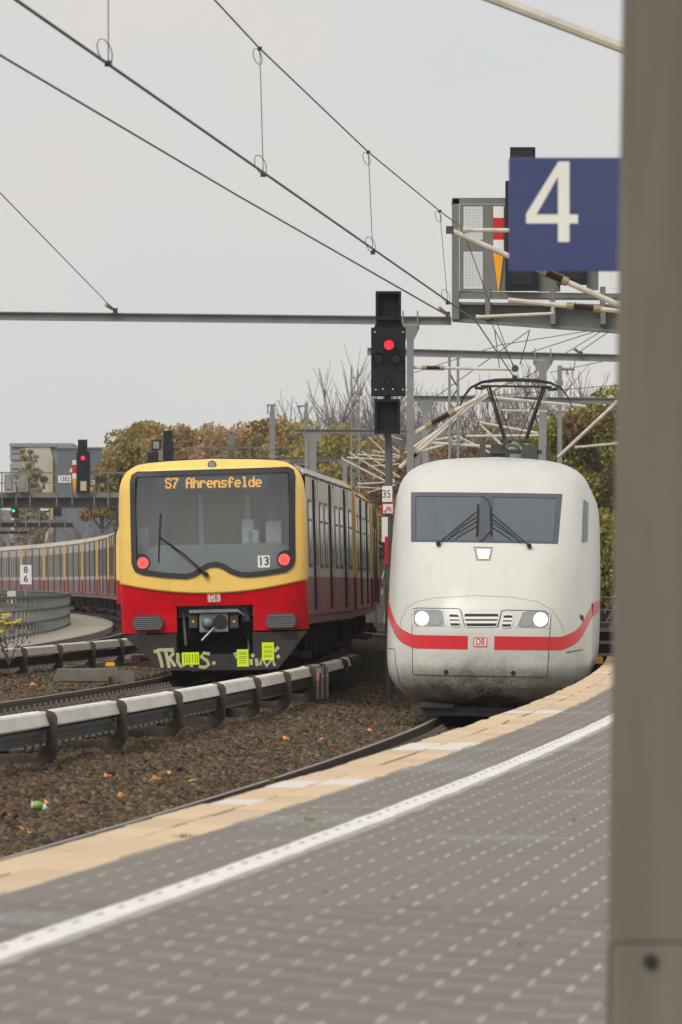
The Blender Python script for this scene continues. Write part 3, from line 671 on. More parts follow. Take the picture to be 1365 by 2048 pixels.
for dy in (0, .4):
    m.tube([(-.98, 19.2 + dy, zt - .42), (-.93, 19.2 + dy, zt - .27), (-.80, 19.2 + dy, zt - .10), (-.60, 19.2 + dy, zt + .0), (-.35, 19.2 + dy, zt + .035), (0, 19.2 + dy, zt + .045), (.35, 19.2 + dy, zt + .035), (.60, 19.2 + dy, zt + .0), (.80, 19.2 + dy, zt - .10), (.93, 19.2 + dy, zt - .27), (.98, 19.2 + dy, zt - .42)], [.009, .011, .014, .018, .026, .026, .026, .018, .014, .011, .009], 6)
m.build('pantograph_head', 'black', ice_root)
# following coaches
prof = [(1.40, .45), (1.51, .9), (1.515, 1.6), (1.48, 2.6), (1.42, 3.1), (1.25, 3.45), (1.0, 3.66), (.6, 3.80), (0, 3.845)]
prof = prof + [(-a, b) for a, b in prof[-2::-1]]
pco = None
for i in range(3):
    Y0 = 111.3 + i * 26.4; Mc = MI.inverted() @ frame(B, Y0, Y0 + 26, 0, .0)
    m = MB(); m.prism(prof, 0, 25.8); co = m.build('coach', 'ice_white', ice_root, M=Mc)
    m = MB()
    for s in (-1, 1): m.box((s * 1.475, 12.9, 2.4), (.05, 23.5, .85))
    m.build('window_band', 'frame_blue', co)
    m = MB()
    for s in (-1, 1): m.bb(s * 1.505, s * 1.52, 0.05, 25.7, 1.50, 1.69)
    m.build('side_stripe', 'ice_red', co)
    m = MB(); m.bb(-1.0, 1.0, -.5, 26, .2, .5)
    for y in (3.4, 22.4):
        for s in (-1, 1):
            for d in (-1.2, 1.2): m.tube([(s * .66, y + d, .46), (s * .8, y + d, .46)], .46, 18)
    m.build('bogie', 'underframe', co)
# driver, seated behind the left pane
def person(M):
    root = tag(MB().add([], []).build('person', 'skin'), 'train driver in dark shirt, seated behind the windscreen of the white train', 'person')
    me = bpy.data.meshes.new('person'); 
    J = [(0, 0, .0), (0, .02, .25), (0, .02, .45), (0, 0, .56), (0, -.02, .63), (0, -.02, .78), (.19, 0, .47), (.25, -.08, .22), (.2, -.34, .2), (.18, -.42, .2), (-.19, 0, .47), (-.25, -.08, .22), (-.2, -.34, .2), (-.18, -.42, .2), (.1, -.1, 0), (.12, -.45, .02), (.12, -.48, -.4), (-.1, -.1, 0), (-.12, -.45, .02), (-.12, -.48, -.4)]
    ed = [(0, 1), (1, 2), (2, 3), (3, 4), (4, 5), (2, 6), (6, 7), (7, 8), (8, 9), (2, 10), (10, 11), (11, 12), (12, 13), (0, 14), (14, 15), (15, 16), (0, 17), (17, 18), (18, 19)]
    rd = [.15, .15, .15, .06, .085, .08, .075, .055, .04, .035, .075, .055, .04, .035, .09, .075, .055, .09, .075, .055]
    me.from_pydata(J, ed, []); me.materials.append(MATS['shirt']); me.materials.append(MATS['skin']); root.data = me
    sk = root.modifiers.new('skin', 'SKIN'); l = me.skin_vertices[0].data
    for i, r in enumerate(rd): l[i].radius = (r, r)
    l[0].use_root = True
    root.modifiers.new('sub', 'SUBSURF').levels = 2; root.modifiers['sub'].render_levels = 2
    root.matrix_basis = M
    def ball(name, c, r, mt):
        b = bmesh.new(); bmesh.ops.create_uvsphere(b, u_segments=14, v_segments=10, radius=1); mm = bpy.data.meshes.new(name); b.to_mesh(mm); b.free(); mm.materials.append(MATS[mt])
        for p in mm.polygons: p.use_smooth = True
        o = bpy.data.objects.new(name, mm); COL.objects.link(o); o.parent = root; o.location = c; o.scale = r; return o
    ball('head', (0, -.03, .75), (.078, .095, .115), 'skin'); ball('hair', (0, .0, .79), (.085, .10, .10), 'hair'); ball('nose', (0, -.125, .74), (.014, .02, .022), 'skin')
    for s in (-1, 1): ball('eye', (s * .03, -.112, .765), (.013, .01, .008), 'ink'); ball('ear', (s * .08, -.02, .75), (.012, .02, .03), 'skin')
    ball('mouth', (0, -.116, .70), (.025, .01, .006), 'red_paint')
du, dw = ice.uw(895, 1047)
person(MI @ Matrix.Translation((du, 2.6, dw - .72)))

# ------------------------------------------------------------------ red and yellow commuter train
MS = frame(S, 100, 118.4, ZS, -.024, x0=-2.03)
F_s = pchip([.6, 1.0, 1.35, 1.7, 2.6, 3.3, 3.43, 3.49], [.03, .03, .0, .0, .07, .12, .22, .50])
hw_s = pchip([.6, 1.3, 1.6, 2.6, 3.0, 3.16, 3.28, 3.37, 3.43, 3.465, 3.49], [1.475, 1.50, 1.51, 1.505, 1.49, 1.455, 1.39, 1.28, 1.14, .80, .06])
Ls_s = lambda w: .38
sb = Nose(F_s, hw_s, Ls_s, 6.0, 2.0, MS)
def sb_front(root):
    """everything on the cab end; returns nothing, hangs the parts under root"""
    # windscreen outline
    px = [(263, 965), (266, 952), (276, 945.5), (430, 940.5), (575, 936.5), (585, 941), (588.5, 953), (588, 1040), (589, 1118), (585, 1133), (572, 1143), (530, 1150), (500, 1153), (480, 1152), (462, 1146), (446, 1136), (432, 1132), (418, 1134), (404, 1143), (390, 1152), (374, 1156.5), (330, 1154), (285, 1148), (272, 1142), (266, 1128), (264, 1050)]
    O = dense([sb.uw(*p) for p in px], .04)
    def arc(u): return .19 * min(1, abs(u) / 1.5) ** 2
    us = [hw * 1. for hw in np.linspace(-1, 1, 97)]; wsr = list(np.linspace(1.335, 3.0, 72)) + list(np.linspace(3.02, 3.49, 22))
    m = MB(); vs = []
    av = list(np.linspace(-.95, .95, 125)); ed_ = [.962, .972, .98, .986, .991, .995, .998, 1.]; av = [-e_ for e_ in ed_[::-1]] + av + ed_
    def row(w0, k):
        r = []
        for a in av:
            w_ = w0 + arc(a * 1.5) * k; h = hw_s(w_); u = a * h; r.append((u, sb.V(u, w_), w_))
        r[0] = r[0]; return [(r[0][0], .62, r[0][2])] + r + [(r[-1][0], .62, r[-1][2])]
    def ext(w0): return max(0, 1 - (w0 - 1.335) / 1.0)
    # rim under the mask
    base = row(1.335, 1.); vs += [(x, y + .05, z - .02) for x, y, z in base]
    for w0 in wsr: vs += row(w0, ext(w0))
    NUr = len(base); fs = []
    for j in range(len(wsr)):
        for i in range(NUr - 1):
            ids = (j * NUr + i, j * NUr + i + 1, (j + 1) * NUr + i + 1, (j + 1) * NUr + i)
            c = (sum(vs[q][0] for q in ids) / 4, sum(vs[q][2] for q in ids) / 4)
            if sum(inside((c[0] + j1, c[1] + j2), O) for j1, j2 in ((0, 0), (3.1e-4, 1.7e-4), (-2.3e-4, 4.1e-4))) >= 2: continue
            fs.append(ids)
    m.add(vs, fs); m.build('cab_mask', 'sb_yellow', root, smooth=True)
    # red lower front with the coupler opening
    off0, off1, wt = sb.uw(353, 1212)[0], sb.uw(506, 1212)[0], sb.uw(430, 1211)[1]; wb = sb.uw(430, 1263)[1]
    ulist = sorted(set([-1.499, -1.49, -1.46, -1.42, -1.36, -1.28] + list(np.linspace(-1.2, off0, 8)) + list(np.linspace(off0, off1, 10)) + list(np.linspace(off1, 1.2, 8)) + [1.28, 1.36, 1.42, 1.46, 1.49, 1.499]))
    wl = sorted(set(list(np.linspace(wb, wt, 6)) + list(np.linspace(wt, 1.36, 4))))
    m = MB(); vs = []
    def redw(w_, u): return w_ + (arc(u) + .0) * max(0, (w_ - wt) / (1.36 - wt))
    for w_ in wl:
        vs.append((-1.50, .75, redw(w_, 1.5)))
        for u in ulist: vs.append((u, sb.V(min(max(u, -hw_s(w_) * .9995), hw_s(w_) * .9995), w_) + .035, redw(w_, u)))
        vs.append((1.50, .75, redw(w_, 1.5)))
    k = len(ulist) + 2; fs = []
    for j in range(len(wl) - 1):
        for i in range(k - 1):
            ids = (j * k + i, j * k + i + 1, (j + 1) * k + i + 1, (j + 1) * k + i); cu = sum(vs[q][0] for q in ids) / 4; cw = (wl[j] + wl[j + 1]) / 2
            if off0 < cu < off1 and cw < wt: continue
            fs.append(ids)
    m.add(vs, fs); m.build('lower_front', 'sb_red', root, smooth=True)
    # dark apron below, real plate with the cut-out
    ap = lambda x, y: (lambda q: (q[0], q[1]))(sb.uw(x, y))
    m = MB()
    m.prism([ap(250, 1271), ap(353, 1267), ap(353, 1341), ap(322, 1340)], .05, .09)
    m.prism([ap(506, 1264.5), ap(616, 1262), ap(556, 1338), ap(506, 1340)], .05, .09)
    m.prism([ap(353, 1309), ap(506, 1307), ap(506, 1340), ap(353, 1341)], .05, .09)
    m.prism([ap(250, 1271), ap(322, 1340), ap(326, 1340), ap(256, 1271)], .09, .6); m.prism([ap(616, 1262), ap(556, 1338), ap(552, 1338), ap(610, 1262)], .09, .6)
    ao = m.build('apron', 'sb_apron', root)
    m = MB()
    for k in range(4):
        a, b = ap(560 + k * 9, 1266), ap(569 + k * 9, 1279); m.tube([(a[0], .045, a[1]), (b[0], .045, b[1])], .008, 4); a, b = ap(560 + k * 9, 1279), ap(569 + k * 9, 1266); m.tube([(a[0], .045, a[1]), (b[0], .045, b[1])], .008, 4)
    m.build('step_mesh', 'black', ao)
    # graffiti strokes on the apron
    def strokes(lines, wdt):
        mb = MB()
        for li, l in enumerate(lines):
            pts = [Vector(ap(*p)) for p in l]
            if len(pts) == 1:
                c = pts[0]; mb.add([(c.x + .032 * math.cos(k * .6283), .0478 - li * 1e-4, c.y + .032 * math.sin(k * .6283)) for k in range(10)], [tuple(range(10))[::-1]]); continue
            L_, R_ = [], []
            for i, p in enumerate(pts):
                d = (pts[min(i + 1, len(pts) - 1)] - pts[max(i - 1, 0)]).normalized(); nn = Vector((-d.y, d.x)) * wdt; L_.append(p + nn); R_.append(p - nn)
            k = len(pts); mb.add([(q.x, .0478 - li * 1e-4, q.y) for q in L_ + R_], [(i, i + 1, k + i + 1, k + i) for i in range(k - 1)])
        return mb
    strokes([[(308, 1304), (318, 1300), (348, 1299)], [(316, 1302), (322, 1320), (325, 1335)], [(331, 1300), (336, 1322), (339, 1336)], [(332, 1299), (344, 1301), (347, 1308), (339, 1315), (346, 1326), (351, 1333)], [(356, 1306), (356, 1324), (362, 1333), (369, 1330), (372, 1316)], [(383, 1334), (386, 1310), (394, 1309)], [(420, 1308), (408, 1306), (402, 1313), (414, 1321), (418, 1329), (410, 1335), (398, 1333)], [(428, 1326)], [(468, 1309), (475, 1306), (478, 1312), (470, 1314)], [(506, 1311)], [(502, 1318), (503, 1330)], [(513, 1317), (515, 1332)], [(521, 1330), (524, 1316), (534, 1332), (545, 1318), (550, 1332)], [(557, 1313)], [(549, 1303), (558, 1294)]], .026).build('graffiti', 'graffiti', ao)
    def sticker(x0, y0, x1, y1, lines, vert=False):
        a, b = ap(x0, y0), ap(x1, y1); mb = MB(); mb.bb(a[0], b[0], .0445, .0462, b[1], a[1]); so_ = mb.build('notice_sheet', 'neon', ao)
        mb = MB()
        for t in lines:
            if vert: mb.bb(a[0] + (b[0] - a[0]) * t - .005, a[0] + (b[0] - a[0]) * t + .005, .0435, .0443, b[1] + .03, a[1] - .03)
            else: mb.bb(a[0] + .03, b[0] - .03, .0435, .0443, a[1] + (b[1] - a[1]) * t - .004, a[1] + (b[1] - a[1]) * t + .004)
        mb.build('notice_print', 'neon_ink', so_)
    sticker(364, 1305, 399, 1329, (.15, .3, .45, .62, .78, .9), True); sticker(474, 1299, 498, 1333, (.2, .28, .42, .52, .66, .78)); sticker(524, 1285, 549, 1320, (.22, .3, .48, .56, .72, .8))
    # coupler in its recess
    m = MB(); m.bb(off0 - .05, off1 + .05, 1.1, 1.15, .1, 1.3); m.bb(off0 - .02, off0, .1, 1.1, .1, wt + .02); m.bb(off1, off1 + .02, .1, 1.1, .1, wt + .02); m.bb(off0, off1, .1, 1.1, wt + .005, wt + .05); m.build('coupler_recess', 'black', root)
    q = lambda x, y: sb.uw(x, y)
    a, b = q(398, 1227), q(457, 1264); m = MB(); m.bb(a[0], b[0], .10, .3, b[1], a[1]); co = m.build('coupler_head', 'coupler_grey', root, bevel=.015)
    c = q(416, 1246); m = MB(); m.tube([(c[0], .12, c[1]), (c[0], -.02, c[1])], [.12, .05], 18); m.build('coupler_cone', 'coupler_grey', co, smooth=True)
    c = q(441, 1244); m = MB(); m.disc((c[0], c[1]), .115, .085, .0995, 18); m.build('coupler_cup', 'black', co)
    a, b = q(378, 1220), q(476, 1226); m = MB(); m.prism([(a[0], a[1]), (b[0], a[1]), (b[0] + .12, a[1] - .12), (b[0], a[1] - .05), (a[0], a[1] - .05)], .05, .35); m.build('coupler_bar', 'coupler_grey', co)
    a, b = q(404, 1281), q(428, 1256); m = MB(); m.tube([(a[0], .02, a[1]), (b[0], .06, b[1])], .02, 8); m.build('coupler_lever', 'aluminium', co)
    for x in (386, 468):
        c = q(x, 1243); m = MB(); m.bb(c[0] - .07, c[0] + .07, .12, .3, c[1] - .11, c[1] + .11); bo = m.build('contact_box', 'dark_grey', co, bevel=.01)
        m = MB(); m.disc((c[0], c[1]), .022, .11, .125, 10); m.build('contact_mark', 'yellow_paint', bo)
    c = q(486, 1228); m = MB(); m.tube([(c[0], .35, c[1] + .1), (c[0] + .03, .35, c[1] - .12)], .085, 12); m.tube([(off0 + .09, .3, wt - .1), (off0 + .12, .3, .5)], .025, 6); m.tube([(off1 - .12, .4, .9), (off1 - .1, .4, .4)], .02, 6); m.build('air_hose', 'coupler_grey', root)
    # side grilles
    for gx, gy in ((297, 1246.5), (563, 1242)):
        c = q(gx, gy); n2 = 10; Wd, Hd = .25, .125
        st = [(c[0] + Wd - Hd + Hd * math.cos(t), c[1] + Hd * math.sin(t)) for t in np.linspace(-math.pi / 2, math.pi / 2, n2)] + [(c[0] - Wd + Hd + Hd * math.cos(t), c[1] + Hd * math.sin(t)) for t in np.linspace(math.pi / 2, 3 * math.pi / 2, n2)]
        m = MB(); m.prism(st, -.02, .2); go = m.build('grille', 'dark_grey', root)
        m = MB()
        for k in range(7):
            zz = c[1] - .09 + k * .03; hwx = Wd - Hd + math.sqrt(max(0, Hd ** 2 - (zz - c[1]) ** 2)) - .012; m.box((c[0], -.035, zz), (2 * hwx, .03, .013))
        m.build('grille_slats', 'steel_grey', go)
    db_logo(sb, q(428.5, 1196), .15, root, -.022, .024)
    # windscreen rubber and glass
    nO = len(O); sgn = 1 if sum(O[i][0] * O[(i + 1) % nO][1] - O[(i + 1) % nO][0] * O[i][1] for i in range(nO)) > 0 else -1; OX = []
    for i in range(nO):
        t_ = (Vector(O[(i + 1) % nO]) - Vector(O[i - 1])).normalized(); OX.append((O[i][0] + sgn * t_.y * .012, O[i][1] - sgn * t_.x * .012))
    m = MB(); inn = sb.ring(m, OX, .082, -.03, .022); fr = m.build('windscreen_rubber', 'rubber', root, smooth=False)
    poly = inn; m = MB(); vs = []; cols = []
    lo, hi = min(p[0] for p in poly), max(p[0] for p in poly); K = 90; J = 14
    for i in range(K + 1):
        u = lo + .002 + (hi - lo - .004) * i / K; zs = []
        for a in range(len(poly)):
            p, r = poly[a - 1], poly[a]
            if (p[0] - u) * (r[0] - u) <= 0 and p[0] != r[0]: zs.append(p[1] + (r[1] - p[1]) * (u - p[0]) / (r[0] - p[0]))
        z0, z1 = (min(zs), max(zs)) if zs else (2, 2)
        for j in range(J + 1): vs.append(sb.pt(u, z0 - .02 + (z1 - z0 + .04) * j / J, -.006))
    m.add(vs, [(i * (J + 1) + j, (i + 1) * (J + 1) + j, (i + 1) * (J + 1) + j + 1, i * (J + 1) + j + 1) for i in range(K) for j in range(J)])
    m.build('windscreen', 'cab_glass', fr, smooth=True)
    # tail lamps inside the glass corners
    for x, y in ((286.5, 1126), (568.5, 1119)):
        c = q(x, y); n2 = 20; m = MB(); cc = (c[0] + (.03 if x > 400 else -.03), c[1]); m.add([sb.pt(cc[0] + .15 * math.cos(k * math.pi / 10), cc[1] + .15 * math.sin(k * math.pi / 10), .004) for k in range(n2)], [tuple(range(n2))[::-1]]); to = m.build('tail_lamp', 'rubber', root)
        m = MB(); m.add([sb.pt(c[0] + .092 * math.cos(k * math.pi / 10), c[1] + .092 * math.sin(k * math.pi / 10), .012) for k in range(n2)], [tuple(range(n2))[::-1]]); m.build('lens', 'tail_red', to)
        m = MB(); m.bb(c[0] - .006, c[0] + .006, sb.V(*c) - .019, sb.V(*c) - .015, c[1] - .05, c[1] + .02); m.build('lens_mark', 'red_paint', to)
    c = q(424.5, 929.5); m = MB(); p = sb.pt(*c); m.disc((c[0], c[1]), .068, p.y - .03, p.y + .1, 20); uo = m.build('upper_lamp', 'dark_grey', root); m = MB(); m.disc((c[0], c[1]), .054, p.y - .034, p.y - .02, 20); m.build('lens', 'lamp_house', uo)
    # number plate 13
    c = q(528, 1123); m = MB(); h2 = .096; m.add([sb.pt(c[0] + a * h2, c[1] + b * h2, .004) for a, b in ((-1, -1), (-1, 1), (1, 1), (1, -1))], [(0, 1, 2, 3)]); no = m.build('number_plate', 'white_plate', root)
    m = MB(); sb.decal(m, text_geo('13', .185, bold=.002), c, .008, .02); m.build('number', 'ink', no)
    # destination display
    dq = [q(314, 949), q(538, 945), q(538, 976), q(314, 980)]; m = MB(); sb.patch(m, dq, -.02, 10, 3); dpl = m.build('destination_display', 'display_panel', root)
    FONT = {'S': '01110 10001 10000 01110 00001 10001 01110', '7': '11111 00001 00010 00100 00100 01000 01000', 'A': '01110 10001 10001 11111 10001 10001 10001', 'h': '10000 10000 10110 11001 10001 10001 10001', 'r': '00000 00000 10110 11001 10000 10000 10000', 'e': '00000 00000 01110 10001 11111 10000 01110', 'n': '00000 00000 10110 11001 10001 10001 10001', 's': '00000 00000 01111 10000 01110 00001 11110', 'f': '00110 01001 01000 11110 01000 01000 01000', 'l': '01100 00100 00100 00100 00100 00100 01110', 'd': '00001 00001 01101 10011 10001 10001 01111', ' ': '00000 ' * 7}
    a, b, c3 = q(331, 956), q(523, 952.5), q(331, 977); txt = 'S7 Ahrensfelde'; cell = 6
    tot = len(txt) * cell - 1; ux = (b[0] - a[0]) / tot, (b[1] - a[1]) / tot; hy = (c3[1] - a[1]) / 7
    m = MB()
    for i, ch in enumerate(txt):
        for r, bits in enumerate(FONT[ch].split()):
            for k, bit in enumerate(bits):
                if bit == '1':
                    cu, cw = a[0] + ux[0] * (i * cell + k + .5), a[1] + ux[1] * (i * cell + k + .5) + hy * (r + .5); du, dw2 = abs(ux[0]) * .84, abs(hy) * .52
                    m.add([sb.pt(cu + e * du, cw + g * dw2, -.012) for e, g in ((-1, -1), (-1, 1), (1, 1), (1, -1))], [(0, 1, 2, 3)])
    m.build('destination_text', 'amber', dpl)
    # wiper
    m = MB(); m.tube([sb.at(414, 1149, .05), sb.at(370, 1110, .07), sb.at(319, 1074, .06)], .016, 6); m.tube([sb.at(408, 1148, .05), sb.at(330, 1082, .06)], .009, 5); m.tube([sb.at(322, 1028, .035), sb.at(320, 1075, .05), sb.at(318, 1126, .035)], .012, 6); p = sb.at(413, 1149, .03); m.disc((p.x, p.z), .04, p.y - .04, p.y + .06, 12); m.build('wiper', 'black', root)
    # cab interior seen through the glass
    m = MB(); m.bb(-1.42, 1.42, 1.62, 1.66, 1.0, 3.3); m.bb(-1.45, 1.45, .5, 1.62, .95, 1.0); m.build('bulkhead', 'interior', root)
    m = MB(); m.prism([(-.85, 1.0), (.85, 1.0), (.85, 2.5), (.7, 2.85), (.4, 3.05), (0, 3.12), (-.4, 3.05), (-.7, 2.85), (-.85, 2.5)], 1.59, 1.615); m.build('passage_arch', 'interior_arch', root)
    m = MB(); m.prism([(-1.4, 1.0), (1.4, 1.0), (1.4, 2.05), (.9, 2.12), (-.9, 2.12), (-1.4, 2.05)], .55, .85); m.build('driver_desk', 'interior_mid', root, bevel=.04)
    for x0, y0, x1, y1 in ((269, 1053, 291, 1086), (476, 1036, 502, 1072), (486, 1058, 512, 1086), (524, 1040, 558, 1084)):
        a, b = q(x0, y0), q(x1, y1); m = MB(); m.bb(a[0] * 1.008, b[0] * 1.008, .92, 1.0, b[1] - .3, a[1]); m.build('seat_back', 'seat_white', root, bevel=.03)
    for x in (391, 486):
        a = q(x, 1085); m = MB(); m.bb(a[0] - .045, a[0] + .045, 1.5, 1.55, 2.0, 2.95); m.build('grab_pole', 'seat_white', root, bevel=.01)
mat('display_panel', (.07, .075, .10), .3, var=.1); mat('interior_arch', (.60, .55, .43), .8, var=.08); mat('interior_mid', (.46, .49, .48), .7, var=.08)

mat('shoe_red', (.06, .010, .012), .7, var=.3)
CARL = 18.3
def car_parts(car, first):
    y0 = 1.0 if first else .35
    for s in (-1, 1):
        nm = s
        for k, yc in enumerate((3.6, 9.2, 14.8)):
            m = MB(); m.cur = 0
            for d in (-.74, .74): m.bb(s * 1.49, s * (1.538 if d < 0 else 1.515), yc + d - .03, yc + d + .03, 1.02, 3.16)
            m.cur = 1; m.bb(s * 1.495, s * 1.512, yc - .69, yc + .69, 1.0, 1.56); m.cur = 2; m.bb(s * 1.495, s * 1.512, yc - .69, yc + .69, 1.56, 3.12)
            m.cur = 3
            for d in (-.35, .35): m.bb(s * 1.5, s * 1.518, yc + d - .24, yc + d + .24, 1.75, 2.85)
            m.cur = 0; m.bb(s * 1.5, s * 1.519, yc - .02, yc + .02, 1.02, 3.1)
            m.build('door', ['rubber', 'sb_burgundy', 'sb_side', 'sb_glass_side'], car)
        for yc, ln in ((1.75, 1.0), (5.5, .95), (7.2, .95), (11.1, .95), (12.9, .95), (16.6, 1.1)):
            if first and yc < 1.5: continue
            m = MB(); m.cur = 0; m.bb(s * 1.495, s * 1.510, yc - ln / 2 - .05, yc + ln / 2 + .05, 1.71, 2.82); m.cur = 1; m.bb(s * 1.50, s * 1.513, yc - ln / 2, yc + ln / 2, 1.77, 2.46); m.bb(s * 1.50, s * 1.513, yc - ln / 2, yc + ln / 2, 2.5, 2.77)
            m.build('window', ['dark_grey', 'sb_glass_side'], car)
    for s in (-1, 1):
        m = MB(); m.bb(s * 1.47, s * 1.504, .9, 17.9, 3.20, 3.215)
        for k in range(7): m.bb(s * 1.46, s * 1.512, .9 + k * 2.45, 2.6 + k * 2.45, 3.185, 3.225)
        m.build('rain_gutter', 'black', car)
    m = MB()
    for yc in (3.0, 15.3):
        for s in (-1, 1):
            for d in (-1.1, 1.1): m.tube([(s * .66, yc + d, .42), (s * .8, yc + d, .42)], .42, 18)
            m.bb(s * .95, s * 1.1, yc - 1.6, yc + 1.6, .3, .6)
    for k in range(5): m.bb(-1.2, 1.2, 5.2 + k * 1.7, 6.5 + k * 1.7, .28, .85)
    m.bb(-1.1, 1.1, .3, 18, .6, .9); m.build('underframe', 'underframe', car)
    for s in (-1, 1):
        for yc in (1.9, 16.6): m = MB(); m.tube([(s * 1.05, yc - .15, .30), (s * 1.42, yc - .1, .30)], .045, 8); m.bb(s * 1.3, s * 1.46, yc - .2, yc + .05, .24, .35); m.build('collector_shoe', 'shoe_red', car)
def car_body(root, Mc, first):
    y0 = .62 if first else .12
    pr = [(1.45, .80), (1.45, .92), (1.50, .94), (1.50, 1.56), (1.50, 3.18), (1.46, 3.2), (1.44, 3.24), (1.30, 3.38), (1.05, 3.46), (.6, 3.49), (0, 3.50)]
    seg = [3, 3, 1, 0, 2, 2, 2, 2, 2, 2]
    m = MB()
    for s in (-1, 1):
        for i in range(len(pr) - 1):
            a, b = pr[i], pr[i + 1]; m.cur = seg[i]
            f = [(s * a[0], y0, a[1]), (s * a[0], CARL - .12, a[1]), (s * b[0], CARL - .12, b[1]), (s * b[0], y0, b[1])]
            m.add(f, [(0, 1, 2, 3)] if s > 0 else [(3, 2, 1, 0)])
    m.cur = 1
    full = pr + [(-a, b) for a, b in pr[-2::-1]]
    if not first: m.add([(a, y0, b) for a, b in full], [tuple(range(len(full)))])
    m.add([(a, CARL - .12, b) for a, b in full], [tuple(range(len(full)))[::-1]])
    m.cur = 3; m.bb(-1.45, 1.45, y0, CARL - .12, .79, .81)
    car = m.build('car', ['sb_side', 'sb_burgundy', 'sb_roof', 'sb_skirt'], root, M=Mc)
    # painted end frames
    for ya, yb in (((CARL - .42, CARL - .1),) if first else ((.1, .34), (CARL - .42, CARL - .1))):
        m = MB()
        for s in (-1, 1):
            for i in range(2, len(pr) - 1):
                a, b = pr[i], pr[i + 1]; m.cur = 1 if i == 2 else 0; e = 1.03
                m.add([(s * a[0] * e, ya, a[1] + (.02 if a[1] > 3.2 else 0)), (s * a[0] * e, yb, a[1] + (.02 if a[1] > 3.2 else 0)), (s * b[0] * e, yb, b[1] + (.02 if b[1] > 3.2 else 0)), (s * b[0] * e, ya, b[1] + (.02 if b[1] > 3.2 else 0))], [(0, 1, 2, 3)] if s > 0 else [(3, 2, 1, 0)])
                m.add([(s * a[0] * e, ya, a[1]), (s * b[0] * e, ya, b[1]), (s * b[0] * .985, ya, b[1]), (s * a[0] * .985, ya, a[1])], [(0, 1, 2, 3)])
        m.build('end_frame', ['sb_ring', 'sb_ringred'], car)
    m = MB(); m.bb(-1.2, 1.2, CARL - .15, CARL + .15, 1.0, 3.2); m.build('gangway', 'rubber', car)
    car_parts(car, first); return car
sroot = thing('commuter_train', 'yellow and red commuter train with amber S7 Ahrensfelde display and red tail lamps', 'train', M=MS, group='red and yellow commuter trains')
sb_front(sroot)
MSi = MS.inverted(); c1 = car_body(sroot, Matrix.Identity(4), True)
p2 = None
for i in range(1, 8):
    Y0 = 100 + CARL * i; Mc = MSi @ frame(S, Y0, Y0 + CARL, ZS, -.02)
    if p2 is None: p2 = car_body(sroot, Mc, False)
    else: c = copy_tree(p2, sroot); c.matrix_basis = Mc
# the other commuter train, far left on the next track
YL = 210.
ML = frame(Lk, YL, YL + CARL, ZL, -.01)
lroot = thing('commuter_train', 'long dusty commuter train curving away behind the grey railing on the next track', 'train', M=ML, group='red and yellow commuter trains')
for ch in [o for o in sroot.children if o.name.split('.')[0] not in ('car', 'notice_sheet', 'graffiti')]:
    copy_tree(ch, lroot)
c = copy_tree(c1, lroot)
mat('sb_glass_dark_refl', (.085, .075, .055), .5, var=.2, scale=.7)  # darker copy of the side glass; mirrored dark trees put into its colour
for i in range(1, 9):
    Y0 = YL + CARL * i; c = copy_tree(p2, lroot); c.matrix_basis = ML.inverted() @ frame(Lk, Y0, Y0 + CARL, ZL, -.01)
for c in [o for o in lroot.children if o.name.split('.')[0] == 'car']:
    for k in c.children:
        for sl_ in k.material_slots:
            if sl_.material == MATS['sb_glass_side']: sl_.link = 'OBJECT'; sl_.material = MATS['sb_glass_dark_refl']

# ------------------------------------------------------------------ conductor rails with white covers
def third_rail(fx, zc, ybr, y_end, label):
    root = thing('third_rail', label, 'power rail', (fx(ybr[0]), ybr[0], zc - .5), group='covered power rails')
    Mi_ = Matrix.Translation(root.location).inverted()
    br = None
    for i, Y in enumerate(ybr):
        if br is None:
            m = MB(); m.prism([(-.015, .02), (.05, .0), (.085, -.05), (.085, -.40), (.06, -.48), (0, -.545), (-.09, -.565), (-.62, -.565), (-.62, -.43), (-.14, -.43), (-.055, -.37), (-.03, -.30), (-.03, .015)], -.03, .03)
            m.prism([(-.12, .025), (-.03, .02), (-.03, -.18), (-.12, -.18)], .16, .22)
            br = m.build('bracket', 'bracket', root, bevel=.006); o = br
        else: o = dup(br, root)
        o.location = Mi_ @ Vector((fx(Y) + .115, Y, zc - .002)); o.rotation_euler = (random.uniform(-.02, .02), random.uniform(-.03, .03), -math.atan(fx(Y + 1) - fx(Y)) + random.uniform(-.05, .05))
    yy = [ybr[0] - (ybr[1] - ybr[0])] + list(ybr) + [y_end]
    for a, b in zip(yy[:-1], yy[1:]):
        if b - a < .6: continue
        for (p, q) in ((a + .0, a + .34), (a + .36, b - .02)):
            m = MB(); h = math.atan2(fx(q) - fx(p), q - p); ln = math.hypot(fx(q) - fx(p), q - p)
            m.prism([(-.12, -.15), (.125, -.15), (.125, -.135), (.082, -.02), (.06, 0), (-.06, 0), (-.082, -.02), (-.12, -.135)], 0, ln)
            o = m.build('cover', 'cover_white', root, bevel=.006); o.location = Mi_ @ Vector((fx(p), p, zc + random.uniform(-.006, .006))); o.rotation_euler = (0, 0, -h)
    ys = frange(yy[0], y_end - .3, 2.)
    m = MB(); g = lambda Y: fx(Y) + .01
    bar(m, g, .05, zc - .235, zc - .185, ys); bar(m, g, .012, zc - .30, zc - .235, ys); bar(m, g, .045, zc - .33, zc - .30, ys); m.v = [tuple(Mi_ @ Vector(v)) for v in m.v]; m.build('conductor', 'conductor', root)
    return root
tr1 = lambda Y: S(Y) + 1.56
third_rail(tr1, .635, [59.3, 65.0, 71.0, 77.0, 82.6, 88.2, 93.8, 99.6, 102.6, 109.2, 112.4, 114.4, 116.2], 117.2, 'white-covered power rail on dark brackets between the two front trains')
